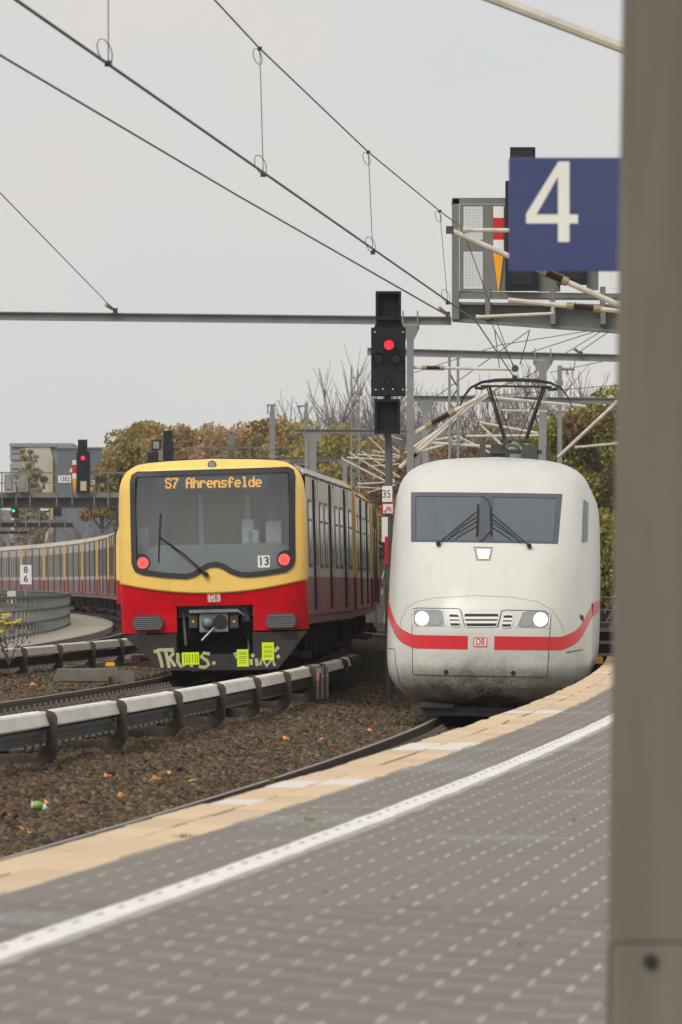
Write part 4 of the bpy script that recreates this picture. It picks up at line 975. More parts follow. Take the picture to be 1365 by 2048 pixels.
third_rail(lambda Y: Lk(Y) + 1.35, .83, [104.5, 109.6, 115.0, 120.6, 126.2], 131.5, 'white-covered power rail running beside the concrete walkway')
m = MB()
root = thing('stacked_planks', 'short pale stakes with pink paint leaning on the power rail', 'stakes', (tr1(100.5) + .12, 100.5, .1))
for k in range(3): m = MB(); m.prism([(-.02, 0), (.03, 0), (.03, .5), (-.04, .53), (-.12, .54), (-.12, .50), (-.02, .49)], -.03, .03); o = m.build('stake', 'concrete', root); o.location = (.04 + k * .075, k * .55, 0); m = MB(); m.bb(-.02, .03, -.034, -.031, .30 + .05 * (k > 0), .42 - .03 * (k > 0)); m.build('pink_mark', 'pink', o) if 'pink' in MATS else (mat('pink', (.8, .30, .34), .6), m.build('pink_mark', 'pink', o))

# ------------------------------------------------------------------ foreground column and platform sign
YC = 14.
xl0, xl1 = (1213.5 - CX) / FP * YC, (1246 - CX) / FP * YC
zb, zt = CZ - (2048 - HY) / FP * YC, CZ + HY / FP * YC
sl = (xl1 - xl0) / (zt - zb)
root = thing('platform_column', 'thick dark grey steel column with bolted base plate on the platform', 'column', (xl0 + .2, YC + .16, ZP))
xe = lambda z: xl0 + (z - zb) * sl - (xl0 + .2)
m = MB(); zs = [0, 4.6]
for (a0, b0, y0, y1) in ((0, .0, -.16, -.135), (.16, -.16, -.135, .135), (.05, -.05, .135, .16)):
    vs = []
    for z in zs: a = xe(z + ZP) + a0; b = .42 + b0; vs += [(a, y0, z), (b, y0, z), (b, y1, z), (a, y1, z)]
    m.add(vs, [(0, 1, 5, 4), (1, 2, 6, 5), (2, 3, 7, 6), (3, 0, 4, 7), (4, 5, 6, 7), (3, 2, 1, 0)])
m.build('shaft', 'column_grey', root, bevel=.008)
px = lambda x: (x - CX) / FP * YC - (xl0 + .2); pz = lambda y: CZ - (y - HY) / FP * YC - ZP
q = rounded([(px(1222), pz(1888)), (.41, pz(1888)), (.41, .02), (px(1217), .02)], .025)
q2 = rounded([(px(1219), pz(1884)), (.415, pz(1884)), (.415, .01), (px(1214.5), .01)], .03)
m = MB(); m.prism(q2, -.1640, -.1605); m.build('plate_seam', 'black', root)
m = MB(); m.prism(q, -.170, -.1645); m.build('base_plate', 'column_grey', root, bevel=.003)
m = MB(); m.disc((px(1302), pz(1923)), .017, -.176, -.1705, 16); m.disc((px(1302), pz(1923)), .010, -.186, -.1765, 6); m.build('bolt', 'black', root)

YN = 30.
sx0, sx1, sz0, sz1 = (1019 - CX) / FP * YN, (1290 - CX) / FP * YN, CZ - (541 - HY) / FP * YN, CZ - (314 - HY) / FP * YN
root = thing('platform_sign', 'square blue platform sign with white numeral 4', 'sign', ((1318 - CX) / FP * YN, YN + .1, ZP))
ox, oy, oz = root.location
m = MB(); m.bb(sx0 - ox, sx1 - ox, -.06, .0, sz0 - oz, sz1 - oz); so_ = m.build('panel', 'sign_blue', root, bevel=.004)
m = MB(); d4 = [(1118, 322), (1140, 322), (1140, 428), (1157, 428), (1157, 446), (1140, 446), (1140, 483), (1117, 483), (1117, 446), (1053, 446), (1053, 427)]
g = lambda x, y: ((x - CX) / FP * YN - ox, CZ - (y - HY) / FP * YN - oz)
hole = [(1117, 352), (1117, 428), (1074, 428)]
o1 = [g(*p) for p in d4]; h1 = [g(*p) for p in hole]
V = [(p[0], -.0625, p[1]) for p in o1 + h1]     # 0-10 outline, 11-13 hole
m.add(V, [(0, 1, 2, 8, 12, 11)[::-1], (2, 3, 4, 5)[::-1], (5, 6, 7, 8, 2)[::-1] if False else (5, 6, 7, 8)[::-1], (2, 5, 8)[::-1], (8, 9, 10, 13, 12)[::-1], (10, 0, 11, 13)[::-1]])
m.build('numeral', 'sign_white', so_)
m = MB(); m.tube([(0, 0, 0), (0, 0, 4.6)], .06, 12); m.build('post', 'column_grey', root); m = MB(); m.bb(sx1 - ox - .02, .05, -.05, -.01, sz0 - oz + .1, sz0 - oz + .16); m.bb(sx1 - ox - .02, .05, -.05, -.01, sz1 - oz - .16, sz1 - oz - .1); m.build('bracket', 'column_grey', root)

# ------------------------------------------------------------------ signals
def lens_at(mb, c, r, y, n=18): mb.disc((c[0], c[1]), r, y - .01, y + .02, n)
Yg = 108.
root = thing('light_signal', 'black light signal showing red on a mast between the two front trains', 'signal', P(778, 0, Yg).xy.to_3d() + Vector((0, 0, -.1)))
ox, oy, oz = root.location; g = lambda x, y: ((x - CX) / FP * Yg - ox, CZ - (y - HY) / FP * Yg - oz)
def pbox(mb, x0, y0, x1, y1, ya, yb): a = g(x0, y0); b = g(x1, y1); mb.bb(a[0], b[0], ya, yb, b[1], a[1])
m = MB(); a = g(778, 868); m.tube([(0, 0, 0), (0, 0, a[1] - .15), (-.02, -.02, a[1]), (-.02, -.02, g(0, 590)[1])], .065, 10); m.build('mast', 'steel_dark', root)
m = MB(); pbox(m, 742.5, 656, 811.5, 793, -.25, -.09); h = m.build('signal_head', 'signal_black', root, bevel=.015)
m = MB(); m.prism([g(754, 640), g(801, 640), g(808, 658), g(748, 658)], -.22, -.09); m.build('head_neck', 'signal_black', root)
for x, y, mt in ((778, 691, 'lamp_red'), (757, 718, 'lens_dark'), (792.5, 718, 'lens_dark'), (777, 765, 'lens_dark')):
    c = g(x, y); r = .088 if mt == 'lamp_red' else (.085 if y < 750 else .05)
    m = MB(); k = 16; rr = r + .02
    arc = [(c[0] + rr * math.cos(t), c[1] + rr * math.sin(t)) for t in np.linspace(-.5, math.pi + .5, k)]; arc2 = [(c[0] + (rr - .012) * math.cos(t), c[1] + (rr - .012) * math.sin(t)) for t in np.linspace(math.pi + .5, -.5, k)]
    vs = arc + arc2
    for i in range(k - 1): m.prism([arc[i], arc[i + 1], arc2[k - 2 - i], arc2[k - 1 - i]], -.42 if y < 750 else -.33, -.25)
    m.build('lamp_hood', 'signal_black', h)
    m = MB(); lens_at(m, c, r * .92, -.255); m.build('lamp', mt, h)
m = MB()
for x, y in ((752, 780), (766, 779), (786, 779), (806, 780), (750, 665), (806, 665)): lens_at(m, g(x, y), .012, -.252, 8)
m.build('screw', 'white_plate', h)
for (x0, y0, x1, y1) in ((751.5, 584, 802.5, 641), (749, 799, 800.5, 868)):
    m = MB(); pbox(m, x0, y0, x1, y1, -.16, -.06); o = m.build('indicator_box', 'signal_black', root)
    m = MB(); pbox(m, x0, y0, x0 + 5, y1, -.34, -.16); pbox(m, x1 - 5, y0, x1, y1, -.34, -.16); pbox(m, x0 + 5, y0, x1 - 5, y0 + 5, -.34, -.16); pbox(m, x0 + 5, y1 - 7, x1 - 5, y1, -.34, -.16); m.build('hood', 'signal_black', o)
m = MB(); pbox(m, 765, 972, 785, 1004, -.09, -.07); o = m.build('kilometre_plate', 'white_plate', root); m = MB(); c = g(773.5, 989); lettering(m, '35', .19, (c[0], -.0925, c[1]), .8); m.build('plate_text', 'ink', o)
m = MB(); pbox(m, 764, 1006, 788, 1029, -.09, -.07); o = m.build('warning_plate', 'red_paint', root); m = MB(); pbox(m, 766.5, 1008.5, 786, 1026.5, -.094, -.09); m.build('plate_face', 'white_plate', o)
m = MB(); m.tube([(*g(769, 1022), 0)], .01) if False else None
pts = [g(768, 1021), g(771, 1025), g(773, 1019), g(777, 1012), g(777, 1022), g(781, 1013), g(782, 1023)]; m.tube([(p[0], -.097, p[1]) for p in pts], .010, 5); m.build('plate_symbol', 'red_paint', o)
m = MB(); pbox(m, 764, 1034, 776, 1084, -.09, -.07); o = m.build('mast_plate', 'white_plate', root); m = MB(); pbox(m, 770, 1073, 777, 1130, -.1, -.092); m.build('mast_plate_red', 'red_paint', o)

def strip_sign(root, px0, ytop, px1, ybot, gfun, ya, parts=(.13, .38, .53)):
    """white-red-white plate above a yellow triangle"""
    H = ybot - ytop; f = lambda t: ytop + H * t
    segs = [(0, parts[0], 'white_plate'), (parts[0], parts[1], 'red_paint'), (parts[1], parts[2], 'white_plate')]
    first = None
    for a, b, mt in segs:
        m = MB(); p, q = gfun(px0, f(a)), gfun(px1, f(b)); m.bb(p[0], q[0], ya - .02, ya, q[1], p[1]); o = m.build('mast_plate', mt, root)
    m = MB(); p, q, r = gfun(px0, f(parts[2])), gfun(px1, f(parts[2])), gfun((px0 + px1) / 2, ybot); m.prism([p, q, r], ya - .02, ya); m.build('triangle_plate', 'yellow_paint', root)

# near cantilever signal gantry
Yq = 115.
root = thing('signal_gantry', 'grey cantilever signal gantry with caged walkway behind the blue sign', 'gantry', P(1330, 0, Yq).xy.to_3d() + Vector((0, 0, -.2)))
ox, oy, oz = root.location; g = lambda x, y: ((x - CX) / FP * Yq - ox, CZ - (y - HY) / FP * Yq - oz)
m = MB(); m.prism([g(905, 610), g(1345, 618), g(1345, 672), g(920, 641), g(905, 638)], -.05, .0); m.prism([g(905, 605), g(1345, 612), g(1345, 617), g(905, 610)], -.3, .3); m.prism([g(905, 638), g(1345, 668), g(1345, 674), g(905, 643)], -.22, .22); m.prism([g(918, 584), g(1345, 590), g(1345, 604), g(918, 599)], -.32, -.28); m.prism([g(918, 584), g(1345, 590), g(1345, 596), g(918, 590)], -.25, 1.0); m.build('girder', 'gantry', root)
for x in (912, 976, 1106, 1206): m = MB(); pbox(m, x - 6 - (2 if x == 912 else 0), 400 if x == 912 else 575, x + 6 + (0 if x == 912 else -2), 640 if x < 1000 else 650, -.36, -.06); m.build('post', 'gantry', root)
m = MB(); pbox(m, 905, 398, 1300, 410, -.36, -.30); pbox(m, 905, 398, 912, 404, -.3, 1.0); m.build('top_rail', 'gantry', root)
m = MB(); pbox(m, 919, 411, 927, 584, -.34, -.30); pbox(m, 965, 411, 1011, 584, -.34, -.30); pbox(m, 927, 411, 965, 415, -.34, -.30); pbox(m, 927, 481, 965, 505, -.34, -.30); pbox(m, 927, 579, 965, 584, -.34, -.30); m.build('cage_panel', 'gantry', root)
m = MB()
for (y0, y1) in ((415, 481), (505, 579)):
    for k in range(1, 13): a, b = g(927 + 38 * k / 13, y0), g(927 + 38 * k / 13, y1); m.bb(a[0] - .0025, a[0] + .0025, -.33, -.325, b[1], a[1])
    for k in range(1, int((y1 - y0) / 3)): a, b = g(927, y0 + 3 * k), g(965, y0 + 3 * k); m.bb(a[0], b[0], -.325, -.32, a[1] - .0025, a[1] + .0025)
m.build('wire_mesh', 'gantry', root)
m = MB(); pbox(m, 1075, 540, 1120, 585, -.33, -.30); pbox(m, 1172, 540, 1196, 582, -.33, -.31); pbox(m, 1040, 590, 1240, 598, -.34, -.32); m.build('back_plate', 'gantry', root)
strip_sign(root, 986, 415, 1007, 591, g, -.36)
for (x0, y0, x1, y1) in ((1010, 365, 1076, 584), (1113, 500, 1172, 572)):
    m = MB(); pbox(m, x0, y0, x1, y1, -.5, -.34); o = m.build('signal_case', 'signal_black', root, bevel=.01)
    m = MB(); pbox(m, x0 + 12, y1 - 42, x1 - 12, y1 - 12, -.51, -.50); m.build('case_window', 'lens_dark', o)
m = MB(); pbox(m, 1019.5, 298, 1069.5, 340, -.5, -.34); o = m.build('indicator_box', 'signal_black', root); m = MB(); pbox(m, 1024, 303, 1065, 336, -.52, -.50); m.build('hood', 'lens_dark', o)
m = MB(); pbox(m, 1219, 540, 1229, 580, -.6, -.5); m.build('cabinet', 'white_plate', root)
m = MB(); pbox(m, 1316, 300, 1344, 1210, -.14, .14); m.build('mast', 'gantry', root)

# far gantries over the tracks
def far_gantry(Y, x0, x1, yr, yd0, yd1, posts, label, mid=True):
    root = thing('signal_gantry', label, 'gantry', P(x0, 0, Y).xy.to_3d() + Vector((0, 0, -7)))
    ox, oy, oz = root.location; gg = lambda x, y: ((x - CX) / FP * Y - ox, CZ - (y - HY) / FP * Y - oz)
    def pb(nm, mt, a0, b0, a1, b1, ya=-.05, yb=.05):
        mb = MB(); a = gg(a0, b0); b = gg(a1, b1); mb.bb(a[0], b[0], ya, yb, b[1], a[1]); return mb.build(nm, mt, root)
    pb('deck', 'gantry', x0, yd0, x1, yd0 + (yd1 - yd0) * .34, -.5, .5); pb('girder', 'steel_dark', x0, yd0 + (yd1 - yd0) * .34, x1, yd1, -.1, .1)
    pb('handrail', 'gantry', x0, yr, x1, yr + (yd1 - yd0) * .09, -.5, -.42)
    if mid: pb('knee_rail', 'gantry', x0, (yr + yd0) / 2 + 1, x1, (yr + yd0) / 2 + 1 + (yd1 - yd0) * .06, -.5, -.44)
    for x in posts: pb('post', 'gantry', x - 1.3, yr, x + 1.3, yd1 - (yd1 - yd0) * .15, -.56, -.5)
    return root, gg, pb
root, gg, pb = far_gantry(250, -60, 330, 944.5, 985, 1016, (-20, 6, 34, 62, 115, 146, 190, 218, 250, 290), 'grey signal bridge with plate 1352 over the left tracks')
pb('mast', 'gantry', -62, 1000, -52, 1320, -.3, .3); pb('mast', 'gantry', 318, 900, 326, 1300, -.3, .3)
for x in (11, 39): pb('cabinet', 'steel_grey', x, 949, x + 19, 984, -.75, -.55); pb('cabinet_door', 'concrete', x + 4, 953, x + 14, 978, -.78, -.75)
o = pb('number_plate', 'white_plate', 118.5, 951.5, 143.5, 966, -.62, -.6); m = MB(); c = gg(131, 959); lettering(m, '1352', .26, (c[0], -.63, c[1]), .78, bold=.004); m.build('plate_text', 'ink', o)
o = pb('signal_head', 'signal_black', 155, 905, 182, 985, -.8, -.5); pb('indicator_box', 'signal_black', 158, 880, 176.5, 905, -.8, -.55)
c = gg(168, 917); m = MB(); lens_at(m, c, .075, -.81); m.build('lamp', 'lamp_red', root); pb('lower_window', 'build_tan', 163, 963, 175, 982, -.815, -.80)
strip_sign(root, 146.5, 921, 155.3, 990, gg, -.62)
o = pb('small_plate', 'white_plate', 183, 961, 191, 969.5, -.62, -.6); pb('plate_mark', 'red_paint', 185, 963.5, 189, 966.5, -.63, -.62); pb('indicator', 'black', 193, 954, 215, 965, -.7, -.5); m = MB(); m.prism([gg(134, 962), gg(143, 936), gg(146, 938), gg(140, 966)], -.4, -.38); m.build('bracket_plate', 'white_plate', root)
root, gg, pb = far_gantry(330, -60, 150, 1014, 1041, 1055, (2, 32, 53, 80, 101, 131, 149), 'grey signal bridge with a green signal, behind the bridge with plate 1352')
pb('mast', 'gantry', -58, 1040, -50, 1280, -.3, .3); pb('signal_head', 'signal_black', 25, 1008, 39, 1036, -.8, -.5); c = gg(29, 1022); m = MB(); lens_at(m, c, .07, -.81); m.build('lamp', 'lamp_green', root); pb('mast_plate', 'red_paint', 20, 1022, 25, 1030, -.62, -.6); pb('mast_plate', 'white_plate', 20, 1014, 25, 1021, -.62, -.6)
pb('indicator_box', 'signal_black', 109, 1008, 125, 1033, -.8, -.5); m = MB(); m.prism([gg(102, 1010), gg(108.5, 1010), gg(105, 1034)], -.62, -.6); m.build('triangle_plate', 'yellow_paint', root); o = pb('number_plate', 'white_plate', 83, 1008, 99, 1021, -.62, -.6); m = MB(); c = gg(91, 1015); lettering(m, '1350', .26, (c[0], -.63, c[1]), .7, bold=.004); m.build('plate_text', 'ink', o)
root, gg, pb = far_gantry(420, -60, 60, 1052, 1060, 1068, (0, 19, 40, 58), 'farthest grey signal bridge, low over the left tracks', False); pb('mast', 'gantry', -58, 1060, -52, 1230, -.3, .3)
root, gg, pb = far_gantry(262, 290, 620, 895, 925, 945, (296, 320, 345, 378, 398, 430, 455, 472, 500, 520), 'signal bridge rising behind the roof of the yellow train front', False)
pb('mast', 'gantry', 612, 890, 620, 1280, -.3, .3)
pb('indicator_box', 'signal_black', 329, 862, 346, 884, -.8, -.6); pb('signal_head', 'signal_black', 328, 884, 348, 930, -.8, -.5); pb('signal_head', 'signal_black', 305, 880, 323, 902, -.8, -.6); pb('lower_window', 'build_trim', 308, 884, 320, 898, -.815, -.8); pb('signal_case', 'signal_black', 296, 905, 324, 925, -.8, -.5); pb('cabinet', 'gantry', 458, 868, 470, 900, -.3, .2)

# ------------------------------------------------------------------ overhead line: portals, masts, cantilevers, wires
def portal(Y, x0, x1, y0, y1, th, posts, label, grp='catenary portals'):
    root = thing('catenary_portal', label, 'portal', P((x0 + x1) / 2, 0, Y).xy.to_3d(), group=grp)
    ox, oy, oz = root.location; gg = lambda x, y: ((x - CX) / FP * Y - ox, CZ - (y - HY) / FP * Y - oz)
    m = MB(); a, b = gg(x0, y0), gg(x1, y1); t = th * Y / FP; m.prism([(a[0], a[1] + t / 2), (b[0], b[1] + t / 2), (b[0], b[1] - t / 2), (a[0], a[1] - t / 2)], -.02, .02); m.prism([(a[0], a[1] + t / 2), (b[0], b[1] + t / 2), (b[0], b[1] + t / 2 - .02), (a[0], a[1] + t / 2 - .02)], -.10, -.02); m.prism([(a[0], a[1] - t / 2 + .02), (b[0], b[1] - t / 2 + .02), (b[0], b[1] - t / 2), (a[0], a[1] - t / 2)], -.10, -.02); m.build('beam', 'steel_grey', root)
    for x, wd, lat in posts:
        yt = y0 + (y1 - y0) * (x - x0) / (x1 - x0); a = gg(x, yt + th * .5); hwid = wd * Y / FP / 2
        m = MB()
        if lat:
            for s in (-1, 1): m.bb(a[0] + s * hwid - .03, a[0] + s * hwid + .03, -.12, .12, -.2 - oz, a[1])
            z = 0
            while z < a[1] - .5: m.tube([(a[0] - hwid, 0, z), (a[0] + hwid, 0, z + .35)], .02, 4); m.tube([(a[0] + hwid, 0, z + .35), (a[0] - hwid, 0, z + .7)], .02, 4); z += .7
        else:
            m.bb(a[0] - hwid, a[0] + hwid, -.09, .09, -.3, a[1] - .3); hh = hwid * 2.6; m.prism([(a[0] - hh, a[1] - .01), (a[0] + hh, a[1] - .01), (a[0] + hh, a[1] - .08), (a[0] + hwid, a[1] - .3), (a[0] - hwid, a[1] - .3), (a[0] - hh, a[1] - .08)], -.09, .09)
            for s in (-.8, .8): m.bb(a[0] + s * hh - .015, a[0] + s * hh + .015, -.12, -.09, a[1] - .05, a[1] + th * Y / FP + .10)
        m.build('post', 'steel_grey', root)
    return root
portal(120, -260, 903, 629, 642, 17, [(821, 14, False), (-240, 16, False)], 'long thin portal beam spanning the tracks behind the red signal')
portal(150, 735, 1330, 703, 719, 15, [(1086, 15, False), (908, 17, True), (1325, 15, False)], 'portal beam with a lattice post, above the raised pantograph', 'catenary portals')
portal(180, 826, 1330, 797, 803, 12, [(851, 13, False), (1322, 13, False)], 'portal beam crossing behind the raised pantograph')
portal(216, 590, 842, 862, 864, 8, [(626, 15, False), (836, 12, False)], 'short low portal beam between the lattice mast and the red signal')
portal(300, 420, 700, 917, 919, 6, [(440, 9, False), (690, 9, False)], 'low portal beam just above the yellow roof')
def mast(Y, x, yt, wd, lat, label, arms=()):
    root = thing('catenary_mast', label, 'mast', P(x, 0, Y).xy.to_3d(), group='catenary masts')
    h = CZ - (yt - HY) / FP * Y; hwid = wd * Y / FP / 2; m = MB()
    if lat:
        for s in (-1, 1):
            for t in (-1, 1): m.bb(s * hwid - .03, s * hwid + .03, t * .2 - .03, t * .2 + .03, -.5, h)
        z = 0
        while z < h - .6:
            m.tube([(-hwid, -.2, z), (hwid, -.2, z + .4)], .025, 4); m.tube([(hwid, -.2, z + .4), (-hwid, -.2, z + .8)], .025, 4); z += .8
        m.bb(-hwid * 1.4, hwid * 1.4, -.25, .25, h - .1, h); m.tube([(-hwid, 0, h), (-hwid, 0, h + .9)], .03, 5); m.tube([(hwid * .7, 0, h), (hwid * .7, 0, h + .8)], .03, 5); m.tube([(-hwid, 0, h + .5), (hwid * .7, 0, h + .5)], .02, 5)
    else: m.bb(-hwid, hwid, -.1, .1, -.5, h); m.bb(-hwid * 1.5, hwid * 1.5, -.12, .12, h - .6, h - .45)
    m.build('shaft', 'steel_grey', root)
    for (x0, y0, x1, y1, r) in arms:
        a, b = P(x0, y0, Y) - root.location, P(x1, y1, Y) - root.location; m = MB(); m.tube([a, b], r, 6); m.build('arm', 'steel_grey', root)
mast(225, 711, 783, 15, True, 'lattice mast rising above the second car roof', ())
mast(260, 545, 822, 11, False, 'plain mast with a crossarm above the display of the yellow front', ((534, 810, 552, 810, .04), (536, 810, 536, 828, .03), (545, 840, 545, 812, .08)))
mast(240, 613, 806, 7, False, 'slim post with a short crossarm beside the lattice mast', ((594, 812, 613, 812, .04), (600, 812, 598, 826, .03)))
mast(190, 1120, 731, 9, False, 'slim post with short crossarm right of the pantograph', ((1120, 738, 1150, 738, .05), (1133, 738, 1137, 750, .03)))
mast(84, 1338, 250, 22, False, 'catenary mast on the platform hidden behind the dark column', ())
mast(41, 1345, -260, 44, False, 'nearer catenary mast standing beside the dark column', ())

def insul(mb, a, b, r, n=7):
    pts = []; rs = []
    for i in range(n * 2 + 1): pts.append(a.lerp(b, i / (n * 2))); rs.append(r * (1.0 if i % 2 else .45))
    mb.tube(pts, rs, 8)
def cantilever(Y, tubes, label, grp='catenary cantilevers'):
    """tubes: (x0,y0,x1,y1,radius[,i0,i1]) with an insulator between fractions i0 and i1"""
    root = thing('catenary_cantilever', label, 'cantilever', P(tubes[0][0], tubes[0][1], Y), group=grp); org = root.location.copy()
    for t in tubes:
        dy = t[7] if len(t) > 7 else 0.
        a, b = P(t[0], t[1], Y) - org, P(t[2], t[3], Y) - org; b = b + Vector((0, dy, 0))
        if len(t) > 5 and t[5] is not None:
            m = MB(); m.tube([a, a.lerp(b, t[5])], t[4], 8); m.tube([a.lerp(b, t[6]), b], t[4], 8); o = m.build('tube', 'tube_cream', root)
            w_ = (t[6] - t[5]) * .18
            m = MB(); insul(m, a.lerp(b, t[5] + w_), a.lerp(b, t[6] - w_), t[4] * 2.0); m.build('insulator', 'insulator', o, smooth=False)
            m = MB(); m.tube([a.lerp(b, t[5] - w_ * .3), a.lerp(b, t[5] + w_)], t[4] * 1.5, 8); m.build('insulator_cap', 'insulator_cap', o); m = MB(); m.tube([a.lerp(b, t[6] - w_), a.lerp(b, t[6] + w_ * .3)], t[4] * 1.5, 8); m.build('insulator_cap', 'insulator_cap', o)
        else:
            m = MB(); m.tube([a, b], t[4], 8); m.tube([a, a.lerp(b, min(.05, .04 / max(.01, (b - a).length) * 2))], t[4] * 1.3, 8); m.build('tube', 'tube_cream', root)
    m = MB(); p = P(tubes[0][0], tubes[0][1], Y) - org; m.box(p, (.1, .08, .1)); m.build('clamp', 'dark_grey', root)
    return root
cantilever(84, [(900, 460, 1340, 655, .040, .42, .53), (926, 460, 1340, 464, .030), (1017, 600, 1340, 632, .034, .37, .56), (952, 634, 1106, 627, .022), (1106, 627, 1106, 612, .02)], 'cream catenary bracket tubes passing behind the blue sign')
cantilever(41, [(900, -36, 1345, 134, .036), (905, -34, 1345, -60, .03)], 'thick cream tube crossing the sky above the blue sign')
cantilever(120, [(1030, 756, 826, 868, .042, .60, .86), (1030, 739, 826, 735, .030, .70, .90), (985, 795, 1172, 813, .030), (1095, 823, 1000, 820, .018), (960, 790, 826, 905, .03)], 'cream catenary bracket with brown insulators left of the pantograph')
cantilever(150, [(985, 775, 800, 935, .05, .80, .92), (990, 782, 812, 905, .03), (852, 885, 1060, 898, .036), (925, 878, 845, 902, .03), (960, 845, 1075, 866, .03), (960, 848, 1010, 896, .03)], 'cream bracket tubes sloping down behind the white roof')
cantilever(152, [(1237, 802, 1116, 915, .045), (1150, 895, 1260, 885, .034)], 'cream bracket tube slanting up between the white roof and column')
cantilever(185, [(930, 872, 1085, 871, .035), (920, 874, 985, 908, .03), (868, 880, 920, 872, .03)], 'thin cream bracket tubes just above the white roof')
for k, (Y, tb) in enumerate(((200, [(680, 915, 790, 972, .045), (694, 915, 790, 921, .035), (716, 968, 790, 964, .035)]), (222, [(696, 903, 790, 962, .045), (714, 909, 800, 915, .035), (714, 974, 780, 978, .03)]), (245, [(722, 902, 800, 955, .05), (744, 932, 800, 928, .04), (736, 985, 790, 970, .03)]), (270, [(742, 901, 800, 912, .05), (738, 874, 790, 925, .05)]), (290, [(757, 870, 800, 906, .05), (752, 862, 805, 880, .04)]))):
    cantilever(Y, [(*t[:4], t[4] * .68) for t in tb], 'cream bracket tubes fanned out left of the signal mast', 'fan of cream bracket tubes')
def wire(pts, r, name, label, mt='wire', grp='overhead wires'):
    m = MB(); m.tube(pts, r, 6); return tag(m.build(name, mt), label, 'wire', grp)
Xc = lambda Y: -1.96 + (Y - 37.8) * .0816
cw = thing('contact_wire', 'thick dark contact wire with looped droppers rising over the platform track', 'wire', (Xc(30), 30, 5.5), 'overhead wires'); org = cw.location.copy()
m = MB(); m.tube([Vector((Xc(30), 30, 5.5)) - org, Vector((Xc(84), 84, 5.5)) - org, P(1030, 757, 110) - org, Vector((3.6, 122, 5.58)) - org], .011, 6); m.build('contact', 'wire', cw)
mes = [P(300, -150, 46.5), P(430, 0, 50.2), P(520, 97, 53.9), P(737, 304, 66), P(880, 422, 77.9), P(925, 456, 84)]
m = MB(); m.tube([Vector((Xc(30) - .1, 30, 6.95)) - org] + [p - org for p in mes] + [P(1030, 742, 120) - org], .0075, 6); m.build('messenger', 'wire', cw)
def loop(mb, c, r, hgt):
    n = 10; mb.tube([c + Vector((-r * math.sin(t) * .8 - r * .5 * 0, 0, hgt * (1 - math.cos(t)) / 2)) + Vector((-r * (1 - math.cos(t)) * .4, 0, 0)) for t in np.linspace(0, 2 * math.pi, n)], .0035, 4, cap=False)
for (xt, yt, xb, yb, Y) in ((217, -300, 217, 127, 42.4), (520, 97, 527, 349, 53.9), (737, 304, 746, 505, 66), (880, 422, 896, 606, 77.9)):
    a, b = P(xt, yt, Y) - org, P(xb, yb, Y) - org; m = MB(); m.tube([a, b], .004, 5); loop(m, b, .06, .17); loop(m, a - Vector((0, 0, .14)), .045, .14); m.box(b, (.05, .05, .04)); m.box(a, (.04, .05, .03)); m.build('dropper', 'wire', cw)
for dz, dx in ((0, 0), (.035, .02)):
    m = MB()
wire([Vector((-3.55, 56, 7.08)), P(0, 109, 59.5), P(470, 387, 85) , P(890, 627, 119.8)], .009, 'feeder_wire', 'thicker of two close pale wires running down to the portal beam end', 'wire_light')
wire([Vector((-3.53, 56, 7.10)), P(2, 112.5, 59.5), P(472, 390, 85), P(890, 629, 119.8)], .007, 'feeder_wire', 'thinner of two close pale wires running down to the portal beam end', 'wire_light')
wire([P(-60, 322, 80), P(0, 385, 83.6), P(222, 613, 118), P(230, 620, 119.8)], .008, 'anchor_wire', 'single wire anchored on top of the portal beam far from the signal')
for x, y, Y, lb in ((228, 620, 119.8, 'small yellow-brown insulator where the single wire meets the long beam'), (893, 627, 119.8, 'small yellow-brown insulator at the beam end beside the caged gantry'), (1160, 706, 149.8, 'small yellow-brown insulator on the beam above the slim post')):
    o = thing('beam_insulator', lb, 'insulator', P(x, y, Y), 'beam insulators'); m = MB(); m.tube([Vector((-.14, -.1, .10)), Vector((-.02, 0, .02))], [.045, .03], 8); m.build('insulator', 'insulator_cap', o); m = MB(); m.box((.03, 0, -.01), (.09, .09, .09)); m.build('clamp', 'dark_grey', o)
back = [([(870, 795), (1060, 660)], 150), ([(830, 745), (1000, 690), (1190, 660)], 170), ([(965, 790), (1060, 750), (1240, 640)], 160), ([(1100, 745), (1240, 716)], 190), ([(1150, 710), (1245, 645)], 150), ([(1060, 705), (1215, 655)], 150), ([(985, 650), (1030, 735)], 112), ([(1060, 660), (1040, 730)], 112), ([(990, 660), (1000, 740)], 125), ([(835, 795), (1000, 790), (1240, 770)], 175), ([(560, 845), (600, 862), (640, 856)], 240), ([(400, 880), (450, 895), (540, 870)], 250), ([(455, 890), (500, 905), (560, 900)], 255), ([(640, 862), (690, 872), (720, 845)], 235), ([(1085, 830), (1170, 820), (1240, 808)], 180)]
for pts, Y in back: wire([P(x, y, Y) for x, y in pts], .012 if Y > 140 else .009, 'catenary_wire', 'thin dark wire strung between the portals in the background', 'wire', 'background wires')
o = thing('beam_weight', 'dark round wire clamp hanging just above the pantograph', 'clamp', P(1031, 737, 113)); m = MB(); m.disc((0, 0), .065, -.04, .04, 12); m.build('disc', 'dark_grey', o)

